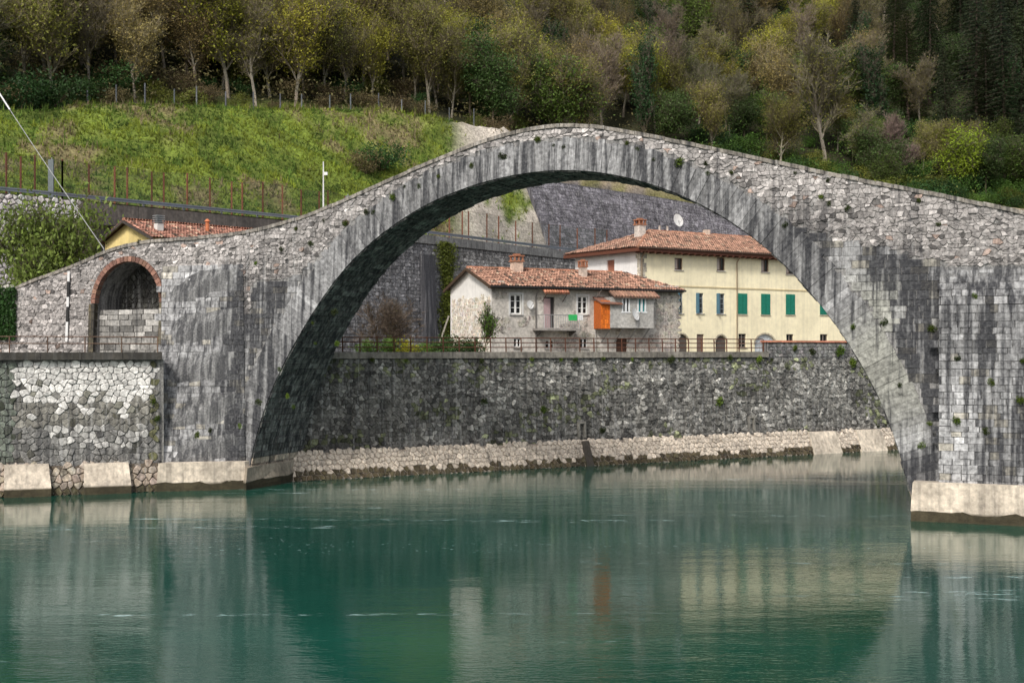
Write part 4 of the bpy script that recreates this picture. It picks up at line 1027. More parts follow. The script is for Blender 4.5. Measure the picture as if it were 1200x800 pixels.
# ---- yellow house
yh = House('yellow_house', 'large pale yellow three storey house with green shutters and hipped tile roof', 750, 110, 33)
EZ2 = yh.f(750, 291)[1]; XR2 = 36.0; D2 = 9.5
yw = {'attic': [yh.rect(790.5, 302.5, 800, 316), yh.rect(840, 302, 849.5, 317), yh.rect(892, 303.5, 901, 318.5), yh.rect(921, 310, 930, 321)],
      'mid': [yh.rect(793, 343, 800.5, 367), yh.rect(816, 343.5, 824.5, 367), yh.rect(840, 344, 849.5, 367.5)],
      'shut': [yh.rect(865, 344, 875, 368), yh.rect(892, 344.5, 902, 368.5), yh.rect(921, 345, 931, 368.5), yh.rect(961, 346, 971, 368.5), yh.rect(1000, 347, 1010, 369)],
      'low': [yh.rect(816.5, 391.5, 825, 408), yh.rect(865.5, 391, 874.5, 407), yh.rect(921.5, 391.5, 930, 401), yh.rect(961, 391.5, 970, 401)]}
yw['low'][0] = yw['low'][0][:2] + (0.0, yw['low'][0][3])
arches = [yh.rect(792, 391.5, 806, 410), yh.rect(838.5, 393, 851.5, 410), yh.rect(884.5, 391.5, 908.5, 410)]
arches = [(a, b, 0.0, d) for a, b, c, d in arches]
YEL = (.88, .80, .57)
holes = yw['attic'] + yw['mid'] + yw['shut'] + yw['low'] + arches
yh.part(wall_holes(0, XR2, -.5, EZ2, holes, 0, YEL), 'front_wall', 'plaster')
WHT = (.78, .76, .75)
sw = (2.2, 3.2, 6.75, 8.2)
sx = [yh.f(712, 300)]
yh.part(wall_holes(0, D2, -.5, EZ2, [(3.6, 4.7, EZ2 - 2.3, EZ2 - .75)], 0, WHT, .2, lambda x, y, z: (y, x, z)), 'side_wall', 'plaster', label='white painted side wall')
yh.part(MB().box(.15, .2, 3.6, 4.7, EZ2 - 2.3, EZ2 - .75, (.30, .12, .08)), 'side_shutter', 'wood')
yh.part(MB().add([(XR2, 0, -.5), (XR2, D2, -.5), (XR2, D2, EZ2), (XR2, 0, EZ2)], [(0, 1, 2, 3)], YEL).add([(0, D2, -.5), (XR2, D2, -.5), (XR2, D2, EZ2), (0, D2, EZ2)], [(0, 1, 2, 3)], YEL), 'rear_walls', 'plaster')
g = random.Random(4)
mb = MB()
for k in range(24): z = EZ2 - .1 - k * .38; mb.box(-.04, g.uniform(.35, .75), -.035, g.uniform(.3, .6), z - .36, z, jit((.45, .41, .34), .3, g))
yh.part(mb, 'corner_quoins', 'stone', kind='stuff')
for h in yw['attic']: 
    w = window(yh, h, frame=(.12, .07, .05), bars=0, fw=.08)
    MB().box(h[0] + .1, h[0] + (h[1] - h[0]) * .42, .1, .13, h[2] + .1, h[3] - .1, (.42, .36, .33)).build('curtain', 'cloth', w, local=True)
for h in yw['mid']: 
    w = window(yh, h, frame=(.30, .33, .36), bars=3, fw=.06, glass=(.03, .04, .05))
    MB().box(h[0] - .04, h[0] + .06, -.35, .0, h[2], h[3], (.06, .14, .2)).build('open_shutter', 'wood', w, local=True)
for h in yw['shut']:
    w = window(yh, h, sill=(.5, .46, .36)); xm = (h[0] + h[1]) / 2
    for x0, x1 in ((h[0] - .03, xm - .01), (xm + .01, h[1] + .03)):
        l_ = MB().box(x0, x1, -.055, -.015, h[2], h[3], (.012, .17, .115)).build('shutter', 'wood', w, local=True)
        mb = MB(); nz_ = 14
        for k in range(nz_): z = lerp(h[2] + .1, h[3] - .15, k / (nz_ - 1)); mb.hexa([(x0 + .07, -.075, z), (x1 - .07, -.075, z), (x1 - .07, -.056, z + .03), (x0 + .07, -.056, z + .03)], [(x0 + .07, -.075, z + .02), (x1 - .07, -.075, z + .02), (x1 - .07, -.056, z + .09), (x0 + .07, -.056, z + .09)], (.014, .19, .13))
        mb.build('shutter_slats', 'wood', w, local=True, kind='stuff')
for k, h in enumerate(yw['low']):
    if k == 0: yh.part(MB().box(h[0], h[1], .12, .17, h[2], h[3], (.17, .12, .10)), 'street_door', 'wood')
    else: window(yh, h, frame=(.2, .17, .15), bars=3 if k == 1 else 0, fw=.06)
for k, h in enumerate(arches):
    xm, wd = (h[0] + h[1]) / 2, (h[1] - h[0]) / 2; rise = min(wd, .9 if k < 2 else .95); mb = MB(); n = 10
    for sgn in (-1, 1):      # wall-coloured spandrels turn the opening into an arch
        pts = [(xm + sgn * wd, h[3])] + [(xm + sgn * wd * math.cos(t), h[3] - rise + rise * math.sin(t)) for t in np.linspace(0, math.pi / 2, n)]
        vs = [(p[0], -.004, p[1]) for p in pts] + [(p[0], .2, p[1]) for p in pts]; m_ = len(pts)
        mb.add(vs, [(0, i, i + 1) for i in range(1, m_ - 1)] + [(i, i + 1, m_ + i + 1, m_ + i) for i in range(1, m_ - 1)], YEL)
    yh.part(mb, 'arch_spandrel', 'plaster')
    mb = MB()
    for i in range(12):
        t0, t1 = math.pi * i / 12, math.pi * (i + 1) / 12
        q = [(xm - (wd + r) * math.cos(t), h[3] - rise + (rise + r) * math.sin(t)) for r, t in ((0, t0), (0, t1 - .01), (.14, t1 - .01), (.14, t0))]
        mb.hexa([(p[0], .05, p[1]) for p in q], [(p[0], -.04, p[1]) for p in q], (.48, .43, .33))
    yh.part(mb, 'arch_trim', 'concrete')
    if k == 2:
        w = yh.part(MB().box(h[0], h[1], .16, .2, 0, h[3], (.5, .53, .56)), 'garage_door', 'white'); mb = MB()
        for i in range(5): x = lerp(h[0], h[1], i / 4); mb.box(x - .04, x + .04, .11, .16, 0, h[3], (.42, .45, .47))
        mb.box(h[0], h[1], .12, .158, h[3] - rise - .06, h[3] - rise + .04, (.42, .45, .47)); mb.build('door_rib', 'white', w, local=True)
    else: yh.part(MB().box(h[0], h[1], .16, .2, 0, h[3], (.10, .085, .075)), 'arched_door', 'wood')
zc = yh.f(800, 335.5)[1]; yh.part(MB().box(0.02, XR2, -.05, -.003, zc - .06, zc + .05, (.60, .50, .30)), 'string_course', 'plaster')
ov2 = .8; z2 = EZ2 + .05; RZ2 = EZ2 + 2.1
rl, rr = 4.8, XR2 - 4.8
roof_tiles(yh, [(-ov2, -ov2, z2), (XR2 + ov2, -ov2, z2), (rr, D2 / 2, RZ2), (rl, D2 / 2, RZ2)], seed=14, cw=.27, var=.2, col=(.45, .26, .185))
roof_tiles(yh, [(-ov2, D2 + ov2, z2), (-ov2, -ov2, z2), (rl, D2 / 2, RZ2), (rl, D2 / 2, RZ2)], seed=15, cw=.27, var=.2, col=(.44, .26, .19))
roof_tiles(yh, [(XR2 + ov2, D2 + ov2, z2), (-ov2, D2 + ov2, z2), (rl, D2 / 2, RZ2), (rr, D2 / 2, RZ2)], seed=16, cw=.27)
def ridge_line(hs, p, q, r=.15, col=(.34, .17, .11)):
    p, q = Vector(p), Vector(q); n = int((q - p).length / .45); mb = MB()
    for i in range(n): mb.tube(p.lerp(q, i / n), p.lerp(q, (i + 1.05) / n), r, r * .85, 8, jit(col, .35))
    hs.part(mb, 'ridge_tiles', 'tile', kind='stuff')
ridge_line(yh, (rl, D2 / 2, RZ2 + .03), (rr, D2 / 2, RZ2 + .03)); ridge_line(yh, (-ov2, -ov2, z2 + .05), (rl, D2 / 2, RZ2 + .05), .14)
yh.part(MB().box(-ov2 + .03, XR2 + ov2, -ov2 + .03, 0, z2 - .34, z2 - .05, (.12, .045, .028)), 'eaves', 'wood')
yh.part(MB().box(-ov2 + .03, 0, .01, D2 + ov2, z2 - .34, z2 - .05, (.12, .045, .028)), 'eaves', 'wood')
for x in np.arange(-.5, 26, .75): yh.part(MB().box(x, x + .14, -ov2 - .02, -.01, z2 - .46, z2 - .345, (.10, .035, .022)), 'rafter_end', 'wood')
yh.part(MB().tube((-ov2, -ov2 - .07, z2 - .04), (XR2, -ov2 - .07, z2 - .04), .08, None, 8, (.14, .09, .07)), 'gutter', 'metal')
for px in (863, 751.5):
    x = max(.12, yh.f(px, 350)[0]); mb = MB(); mb.tube((x, -ov2 - .02, z2 - .1), (x, -.09, z2 - .8), .055, None, 7, (.33, .25, .19)); mb.tube((x, -.09, z2 - .8), (x, -.09, .1), .055, None, 7, (.36, .28, .2)); yh.part(mb, 'downpipe', 'metal')
q = yh.f(750, 260, 3.4); chimney(yh, q[0], 3.4, q[1] - 1.9, q[1] - .3, .72, None, stack=(.55, .5, .46))
q = yh.f(795, 258, D2 / 2 + .3); dish(yh, q[0], D2 / 2 + .3, q[1], .62, (.1, -1, .25))
MB().tube((q[0] + .1, D2 / 2 + .35, RZ2 - .2), (q[0] + .1, D2 / 2 + .35, q[1]), .035, None, 6, (.3, .3, .3)).build('dish_mast', 'metal', yh.root, local=True)
for px in (773, 782): x = yh.f(px, 262, D2 / 2)[0]; yh.part(MB().tube((x, D2 / 2, RZ2 - .1), (x, D2 / 2, RZ2 + .55), .09, .11, 8, (.45, .4, .36)), 'vent_pipe', 'concrete')
q = yh.f(828, 268, D2 / 2); yh.part(MB().box(q[0] - .25, q[0] + .25, D2 / 2 - .25, D2 / 2 + .25, RZ2 - .2, RZ2 + .45, (.5, .4, .33)), 'vent_stack', 'render')

# ---- low wing roof behind the stone house
# ---- small yellow house behind the ramp
th = House('cottage', 'small yellow gabled cottage with red tiled roof behind the bridge ramp', 180, 92, 46)
EZ3 = th.f(180, 277)[1]; g3 = 7.0; L3 = 13; RZ3 = EZ3 + 1.3
th.part(MB().add([(0, 0, -.5), (0, g3, -.5), (0, g3, EZ3), (0, g3 / 2, RZ3), (0, 0, EZ3)], [(0, 1, 2, 3, 4)], (.78, .62, .27)), 'gable_wall', 'plaster')
th.part(wall_holes(0, L3, -.5, EZ3, [(3, 4, EZ3 - 2.5, EZ3 - 1), (7, 8, EZ3 - 2.5, EZ3 - 1)], 0, (.78, .62, .27)), 'front_wall', 'plaster')
for h in ((3, 4, EZ3 - 2.5, EZ3 - 1), (7, 8, EZ3 - 2.5, EZ3 - 1)): window(th, h)
th.part(MB().add([(L3, 0, -.5), (L3, g3, -.5), (L3, g3, EZ3), (L3, g3 / 2, RZ3), (L3, 0, EZ3)], [(0, 1, 2, 3, 4)], (.78, .62, .27)).add([(0, g3, -.5), (L3, g3, -.5), (L3, g3, EZ3), (0, g3, EZ3)], [(0, 1, 2, 3)], (.78, .62, .27)), 'rear_walls', 'plaster')
o3 = .6; z3 = EZ3 - o3 * 1.3 / 3.5
roof_tiles(th, [(-.45, -o3, z3 + .1), (L3, -o3, z3 + .1), (L3, g3 / 2, RZ3 + .1), (-.45, g3 / 2, RZ3 + .1)], seed=24, col=(.38, .19, .14))
roof_tiles(th, [(L3, g3 + o3, z3 + .1), (-.45, g3 + o3, z3 + .1), (-.45, g3 / 2, RZ3 + .1), (L3, g3 / 2, RZ3 + .1)], seed=25, col=(.36, .15, .10))
ridge_line(th, (-.45, g3 / 2, RZ3 + .15), (L3, g3 / 2, RZ3 + .15), .13)
for y0, y1, z0, z1 in ((-o3, g3 / 2, z3, RZ3), (g3 / 2, g3 + o3, RZ3, z3)):
    th.part(MB().hexa([(-.52, y0, z0 - .12), (-.52, y1, z1 - .12), (-.52, y1, z1 + .08), (-.52, y0, z0 + .08)], [(-.38, y0, z0 - .12), (-.38, y1, z1 - .12), (-.38, y1, z1 + .08), (-.38, y0, z0 + .08)], (.06, .05, .045)), 'barge_board', 'wood')
q = th.f(186, 262, 1.2); c_ = th.part(MB().box(q[0] - .25, q[0] + .25, .95, 1.45, EZ3 + .1, q[1] + .0, (.62, .62, .6)), 'chimney', 'white')
mb = MB()
for k in range(4): mb.box(q[0] - .32, q[0] + .32, .88, 1.52, q[1] + .08 + k * .15, q[1] + .14 + k * .15, (.35, .37, .38))
mb.box(q[0] - .2, q[0] + .2, 1.0, 1.4, q[1], q[1] + .6, (.2, .21, .22)); mb.build('cowl', 'metal', c_, local=True)
q = th.f(243, 262, 2.0); c_ = th.part(MB().tube((q[0], 2.0, EZ3 + .6), (q[0], 2.0, q[1] + .15), .16, .14, 9, (.5, .17, .08)), 'flue', 'tile'); MB().tube((q[0], 2.0, q[1] + .15), (q[0], 2.0, q[1] + .35), .24, .08, 9, (.5, .17, .08)).build('flue_cap', 'tile', c_, local=True)

# ---- water gauge on the ramp wall, overhead cable
s80, z80 = pb(80, 392); _, zt80 = pb(80, 318)
gb = thing('water_gauge', 'narrow black and white gauge board fixed to the ramp wall left of the brick arch', 'gauge', face(s80, z80, .15))
zz = [pb(80, y)[1] for y in (400, 377, 359.5, 348, 330, 318)]
for i in range(5): 
    c = (.02, .02, .02) if i in (1, 3) else (.6, .6, .6); w = .09
    MB().hexa([face(s80 - w, zz[i], .13), face(s80 + w, zz[i], .13), face(s80 + w, zz[i + 1], .13), face(s80 - w, zz[i + 1], .13)], [face(s80 - w, zz[i], .17), face(s80 + w, zz[i], .17), face(s80 + w, zz[i + 1] - .01, .17), face(s80 - w, zz[i + 1] - .01, .17)], c).build('gauge_segment', 'white', gb)
p0 = at(122, 292, 86); p1 = at(-95, -45, 100); pole = at(-95, -45, 100)
cb = thing('guy_cable', 'taut grey cable slanting down over the round tree to the ramp', 'cable', (p0.x, p0.y, p0.z))
n = 24; pts = [p0.lerp(p1, i / n) + Vector((0, 0, -.5 * math.sin(math.pi * i / n))) for i in range(n + 1)]
mb = MB()
for a, b in zip(pts, pts[1:]): mb.tube(a, b, .03, None, 5, (.42, .42, .42), cap=False)
mb.build('strand', 'metal', cb)
q = p0.lerp(p1, .47) + Vector((0, 0, -.5)); q2 = p0.lerp(p1, .53) + Vector((0, 0, -.5)); MB().tube(q, q2, .07, .07, 7, (.5, .5, .5)).build('tensioner', 'metal', cb)
MB().tube(p0, p0 + Vector((0, 0, -5)), .07, .07, 7, (.2, .2, .2)).build('anchor_post', 'metal', cb)
up_ = thing('utility_pole', 'tall wooden utility pole beyond the left edge carrying the cable', 'pole', (pole.x, pole.y, RZ - 3))
MB().tube((pole.x, pole.y, GZ - .5), (pole.x, pole.y, pole.z + .5), .2, .14, 9, (.12, .09, .06)).build('shaft', 'wood', up_)
# ================================================================== VEGETATION
def rvec(g): 
    while True:
        v = Vector((g.uniform(-1, 1), g.uniform(-1, 1), g.uniform(-1, 1)))
        if .05 < v.length < 1: return v.normalized()
def leafquad(mb, p, s, g, col, up=.3):
    n = (rvec(g) + Vector((0, 0, up))).normalized(); a = n.orthogonal().normalized(); b = n.cross(a); th = g.uniform(0, 6.28)
    x = (a * math.cos(th) + b * math.sin(th)) * s; y = (b * math.cos(th) - a * math.sin(th)) * s * .6
    mb.add([p - x, p + y * .8 - x * .1, p + x, p - y * .8 + x * .1], [(0, 1, 2, 3)], col)
def grow(g, h, spread, levels=4, straight=.7, first=.3, kids=(3, 5), trunk_r=None, upw=.35, multi=1):
    """branch skeleton: segments (p, q, r0, r1, level) and tips"""
    segs, tips = [], []
    def br_(p, d, L, r, lev):
        n = 4 if lev == 0 else 3; q = p; dd = d.copy()
        for i in range(n):
            dd = (dd + rvec(g) * (.12 if lev == 0 else .28) + Vector((0, 0, upw * .25))).normalized(); q2 = q + dd * (L / n); r1 = r * (1 - .6 * (i + 1) / n)
            r0 = r * (1 - .6 * i / n); segs.append((q, q2, r0, r1, lev))
            if lev < levels:
                if lev > 0 or (i + 1) / n > first:
                    for _ in range(g.randint(*kids) if lev < 2 else g.randint(2, 3)):
                        side = rvec(g); side = (side - dd * side.dot(dd)).normalized()
                        nd = (dd * straight + side * spread + Vector((0, 0, upw * .4))).normalized()
                        br_(q.lerp(q2, g.uniform(.2, 1)), nd, L * g.uniform(.38, .6), r1 * .62, lev + 1)
            q = q2
        if lev >= levels - 1: tips.append((q, dd))
    for k in range(multi):
        d0 = (Vector((0, 0, 1)) + (rvec(g) * .35 if multi > 1 else rvec(g) * .06)).normalized()
        br_(Vector((g.uniform(-.3, .3) * (multi > 1), g.uniform(-.3, .3) * (multi > 1), -.4)), d0, h * (.62 if levels > 2 else .8), trunk_r or h * .016, 0)
    return segs, tips
def make_tree(name, seed, h, kind, bark=(.12, .095, .07), leaf=(.1, .12, .02), nleaf=2500, lsize=.17, spread=.75, multi=1, first=.3, cl=.55, twig=(.14, .115, .09), levels=3, upw=.35):
    g = random.Random(seed); segs, tips = grow(g, h, spread, levels, first=first, multi=multi, upw=upw)
    tb_ = MB(); cb_ = MB()
    for p, q, r0, r1, lev in segs:
        if lev <= 1: tb_.tube(p, q, max(r0, .03), max(r1, .02), 6 if lev == 0 else 4, jit(bark, .15, g), cap=False)
        else: cb_.tube(p, q, max(r0, .022), max(r1, .016), 3, jit(twig, .2, g), cap=False)
    for p, d in tips:
        for _ in range(7 if kind == 'bare' else 3):
            e = (d + rvec(g) * .7).normalized(); L = g.uniform(.4, 1.1); side = e.orthogonal().normalized() * .024
            cb_.tri(p - side, p + side, p + e * L, jit(twig, .3, g))
    if nleaf:
        cent = [p for p, d in tips]; g.shuffle(cent); cent = cent[:max(40, int(len(cent) * .8))]
        for i in range(nleaf):
            c = g.choice(cent); p = c + Vector((g.gauss(0, cl), g.gauss(0, cl), g.gauss(0, cl * .75)))
            if p.z < h * .08: continue
            leafquad(cb_, p, lsize * g.uniform(.6, 1.4), g, jit(leaf, .35, g))
    root = thing(name, 'tree', 'tree', (0, 0, 0))
    tb_.build('trunk', 'bark', root, local=True); cb_.build('crown', 'leaf', root, local=True)
    return root
def make_conifer(name, seed, h, col):
    g = random.Random(seed); tb_ = MB(); cb_ = MB(); tb_.tube((0, 0, -.4), (0, 0, h * .97), h * .016, .02, 7, (.06, .045, .035))
    z = h * .08
    while z < h * .98:
        rad = (1 - z / h) ** .8 * h * .23 * g.uniform(.75, 1.15) + .15; n = g.randint(7, 10)
        for k in range(n):
            t = 6.283 * (k + g.random()) / n; L = rad * g.uniform(.7, 1.1); d = Vector((math.cos(t), math.sin(t), -.22)); p0 = Vector((0, 0, z))
            cb_.tube(p0, p0 + d * L, .03, .01, 3, (.07, .05, .04), cap=False)
            m = int(6 + L * 9)
            for i in range(m):
                f = (i + g.random()) / m; p = p0 + d * (L * f) + Vector((g.gauss(0, .14), g.gauss(0, .14), -.12 * f + g.gauss(0, .1)))
                e = (d + rvec(g) * .8 + Vector((0, 0, -.5))).normalized(); s = g.uniform(.2, .45); w = e.orthogonal().normalized() * s * .22
                cb_.add([p - w, p + e * s, p + w], [(0, 1, 2)], jit(col, .4, g))
        z += h * .028
    root = thing(name, 'tree', 'tree', (0, 0, 0)); tb_.build('trunk', 'bark', root, local=True); cb_.build('crown', 'leaf', root, local=True); return root
def make_bush(name, seed, h, w, leaf, n=2200, ls=.14, cat='shrub'):
    g = random.Random(seed); tb_ = MB(); cb_ = MB(); ends = []
    for k in range(9):
        d = (Vector((g.uniform(-1, 1) * w / h, g.uniform(-1, 1) * w / h, 1.1))).normalized(); p = Vector((0, 0, -.2))
        for i in range(3):
            q = p + (d + rvec(g) * .25).normalized() * h * .3; tb_.tube(p, q, .05 - .014 * i, .035 - .012 * i, 4, (.09, .07, .05), cap=False); p = q
            ends.append(q)
    for k in range(16): ends.append(Vector((g.gauss(0, w * .33), g.gauss(0, w * .33), h * g.uniform(.2, .95))))
    for i in range(n):
        c = g.choice(ends); p = c + Vector((g.gauss(0, w * .13), g.gauss(0, w * .13), g.gauss(0, h * .1)))
        if p.z < 0: p.z = abs(p.z)
        leafquad(cb_, p, ls * g.uniform(.6, 1.4), g, jit(leaf, .4, g))
    root = thing(name, 'shrub', cat, (0, 0, 0)); tb_.build('stem', 'bark', root, local=True); cb_.build('foliage', 'leaf', root, local=True); return root

BARE = [make_tree('bare_tree', 100 + i, 14, 'bare', (.24, .21, .17), nleaf=(3200, 2200, 4000)[i], leaf=((.20, .19, .045), (.19, .16, .06), (.16, .18, .04))[i], lsize=.11, spread=.5 + .1 * i, twig=((.19, .165, .11), (.205, .17, .125), (.16, .145, .10))[i], levels=3, upw=.6, first=.25) for i in range(3)]
BUD = [make_tree('budding_tree', 120 + i, 14, 'leaf', (.24, .21, .16), ((.29, .29, .035), (.21, .21, .045), (.24, .19, .07))[i], 9000, .135, .62, levels=3, cl=.7, twig=(.21, .175, .11), upw=.55) for i in range(3)]
GRN = [make_tree('leafy_tree', 140 + i, 12, 'leaf', (.11, .09, .06), ((.055, .095, .025), (.11, .165, .03))[i], 11000, .17, .75, levels=3, cl=.8) for i in range(2)]
IVY = [make_tree('ivy_clad_tree', 160, 14, 'leaf', (.08, .07, .045), (.03, .066, .022), 6000, .18, .38, levels=3, cl=.42, upw=1.2, first=.1)]
CON = [make_conifer('conifer', 170 + i, 22, ((.018, .030, .011), (.028, .040, .012))[i]) for i in range(2)]
SHR = [make_bush('shrub', 180 + i, 3.6, 4.2, ((.065, .125, .02), (.14, .16, .03), (.035, .08, .022), (.15, .12, .06))[i]) for i in range(4)]
WHB = make_tree('blossoming_tree', 190, 13, 'leaf', (.12, .1, .08), (.62, .59, .55), 1900, .12, .7, levels=3, cl=.6)
YGT = make_tree('yellow_green_tree', 191, 12, 'leaf', (.13, .11, .07), (.25, .32, .025), 9500, .18, .85, levels=3, cl=.8)
PNK = make_tree('reddish_bare_tree', 193, 10, 'bare', (.30, .26, .22), nleaf=0, spread=.7, twig=(.24, .17, .15), levels=3, upw=.5)
protos = BARE + BUD + GRN + IVY + CON + SHR + [WHB, YGT, PNK]; used = set()
def put(proto, p, sc, rz, label, group=None, cat=None):
    if proto.name in used: o = copy_tree(proto)
    else: o = proto; used.add(proto.name)
    o.location = p; o.rotation_euler = (random.uniform(-.04, .04), random.uniform(-.04, .04), rz); o.scale = (sc * random.uniform(.9, 1.12), sc * random.uniform(.9, 1.12), sc)
    o['label'] = label
    if group: o['group'] = group
    if cat: o['category'] = cat
    return o
def ground_hit(px, v_hint=None, q=None, u_rng=None):
    """hill point on the photo column px at a distance q above the bank edge"""
    best = None
    for u in np.arange(0, BU[-1] - 2, 1.5):
        p = hill(u, interp(u, KU, VT) + q); x = 600 + F * p.x / p.y
        if best is None or abs(x - px) < best[0]: best = (abs(x - px), p, u)
    return best[1]
# particular trees
put(YGT, ground_hit(1122, q=9) + Vector((0, 0, -.5)), 1.0, 1, 'bright yellow green tree above the right end of the bridge')
put(PNK, ground_hit(1052, q=10), 1.15, 2, 'pinkish bare tree just left of the bright yellow green tree')
put(WHB, ground_hit(158, q=36), 1.0, .4, 'white blossoming tree high in the wood at upper left')
put(IVY[0], ground_hit(628, q=24), 1.0, .4, 'ivy clad dark green tree standing behind the bridge crest')
put(BARE[0], ground_hit(965, q=16), 1.75, .4, 'tallest bare brown tree above the right half of the bridge')
put(CON[0], ground_hit(1142, q=30), 1.35, .3, 'olive tinged conifer directly behind the bright yellow green tree')
DC = []
for i, (px, q, sc) in enumerate(((1180, 26, 1.3), (1230, 22, 1.4), (1190, 50, 1.4), (1090, 48, 1.3), (1045, 55, 1.2), (1215, 12, 1.1), (1250, 40, 1.4), (880, 58, 1.15), (905, 64, 1.1), (1130, 60, 1.3), (1065, 34, 1.05), (1168, 38, 1.35))):
    DC.append((px, put(CON[1 if i % 3 == 1 else 0], ground_hit(px, q=q), sc, i, 'x', 'dark conifers at upper right')))
DC.sort(key=lambda q: q[0])
for i, (px, o) in enumerate(DC): o['label'] = 'very dark tall conifer in the upper right wood, ' + 'first second third fourth fifth sixth seventh eighth ninth tenth eleventh twelfth'.split()[i] + ' from the left'
g = random.Random(77); pts = []; cnt = 0; tries = 0; LAB = {}
REG = [(330, 'at photo left'), (620, 'above grass bank'), (880, 'above bridge crest'), (2000, 'above right bridge half')]
KIND = {'bare_tree': 'bare brown tree', 'budding_tree': 'olive budding tree', 'leafy_tree': 'dark green leafy tree', 'ivy_clad_tree': 'narrow ivy covered tree', 'conifer': 'dark conifer', 'shrub': 'broad bushy shrub'}
ORD = 'first second third fourth fifth sixth seventh eighth ninth tenth eleventh twelfth thirteenth fourteenth fifteenth sixteenth seventeenth eighteenth nineteenth twentieth'.split()
ORD += ['twenty ' + q for q in ORD[:9]] + ['thirtieth'] + ['thirty ' + q for q in ORD[:9]]
while cnt < 430 and tries < 20000:
    tries += 1; u = g.uniform(4, BU[-1] - 4); vt = interp(u, KU, VT); v = vt + 5 + 95 * g.random() ** 1.35; p = hill(u, v); px, py = proj(p)
    if not (-60 < px < 1260) or py < -70: continue
    if px > 700 and py > interp(px, [700, 1000, 1260], [165, 225, 275]): continue
    dq = v - vt
    if any((p - q).length < (2.2 if dq < 14 else 3.0) for q in pts): continue
    right = px > 780; reg = next(t for lim, t in REG if px < lim); sc = g.uniform(.75, 1.15)
    if right and py > 120 and dq < 24:
        pr = g.choice(SHR[:3] + [GRN[0], GRN[1], SHR[0], BUD[1], SHR[2], BARE[2]]); sc *= .8
    elif px > 1000: pr = g.choice([CON[0], GRN[0], GRN[0], BARE[0], CON[1], IVY[0]])
    elif right: pr = g.choice([BARE[0], BARE[2], GRN[1], GRN[0], BUD[2], BARE[1], IVY[0], BUD[1], BUD[0]])
    elif px < 240: pr = g.choice([BARE[0], BARE[2], BARE[2], BUD[2], GRN[0], BUD[1], SHR[2], BUD[2]])
    elif px < 640: pr = g.choice([BUD[0], BUD[1], BUD[0], BARE[1], BARE[0], BUD[2], BUD[1], GRN[0]])
    else: pr = g.choice([BARE[1], BARE[0], BUD[0], BUD[1], IVY[0], BARE[2], GRN[1], BUD[2]])
    nm = pr.name.split('.')[0]; band = 'lower wood edge' if dq < 14 else 'mid wood' if dq < 40 else 'upper wood'
    pts.append(p); o = put(pr, p, sc, g.uniform(0, 6.28), 'x'); LAB.setdefault((KIND[nm], band, reg), []).append((px, o)); cnt += 1
ns = 0; tries = 0
while ns < 150 and tries < 9000:      # brush filling the wood edge and the slope above the bridge
    tries += 1; u = g.uniform(4, BU[-1] - 4); vt = interp(u, KU, VT); v = vt + 4 + (9 if g.random() < .6 else 40) * g.random(); p = hill(u, v); px, py = proj(p)
    if not (-60 < px < 1260) or py < 0 or (px > 700 and py > interp(px, [700, 1000, 1260], [172, 232, 282])): continue
    if px < 780 and v - vt > 12: continue
    if any((p - q).length < 1.7 for q in pts): continue
    k_ = g.choice((0, 2, 2, 0, 1)) if px > 780 else g.choice((3, 2, 3, 1, 3)); sc = g.uniform(.55, 1.05) * (1 if px > 780 else .75)
    pts.append(p); o = put(SHR[k_], p, sc, g.uniform(0, 6.28), 'x', None, 'shrub'); ns += 1
    LAB.setdefault((('leafy green shrub', 'yellow green shrub', 'dark green shrub', 'brownish shrub')[k_], 'lower wood edge' if v - vt < 14 else 'mid wood', next(t for lim, t in REG if px < lim)), []).append((px, o))
for (kd, band, reg), L in LAB.items():
    L.sort(key=lambda q: q[0])
    for i, (px, o) in enumerate(L):
        o['label'] = (ORD[min(i, 38)] + ' ' if len(L) > 1 else '') + kd + (' from the left, ' if len(L) > 1 else ', ') + band + ' ' + reg
        o['group'] = kd + 's ' + band
# shrubs on the grass bank and by the wood edge
for i, (u_px, dv, sc, k, lab) in enumerate(((430, -9, .8, 3, 'low brownish shrub on the middle of the grass bank'), (452, -8, 1.0, 2, 'rounded dark shrub on the grass bank above the bridge'), (20, 4, 1.3, 2, 'dark shrub at the wood edge, far left'), (60, 4.5, 1.4, 2, 'dense dark shrub at the left wood edge beside the first grey post'), (715, 3, 1.2, 1, 'yellow green shrub just behind the bridge crest'), (575, 3.2, .7, 3, 'bare brown scrub above the pale rock'))):
    u = min(np.arange(0, BU[-1] - 2, 1.5), key=lambda u: abs(proj(hill(u, interp(u, KU, VT) + dv))[0] - u_px)); put(SHR[k], hill(u, interp(u, KU, VT) + dv), sc, i, lab, None, 'shrub')
for pr in protos:
    if pr.name not in used:
        for c in list(pr.children): bpy.data.objects.remove(c)
        bpy.data.objects.remove(pr)
# round evergreen by the ramp
rt = make_tree('round_tree', 205, 8.5, 'leaf', (.06, .05, .04), (.16, .21, .045), 17000, .15, .95, levels=3, cl=.6, first=.35)
p = at(52, 330, 88); rt.location = (p.x, 88, GZ); rt['label'] = 'round olive green tree standing behind the ramp at the left'
rt.scale = (.98, .98, 1.4)
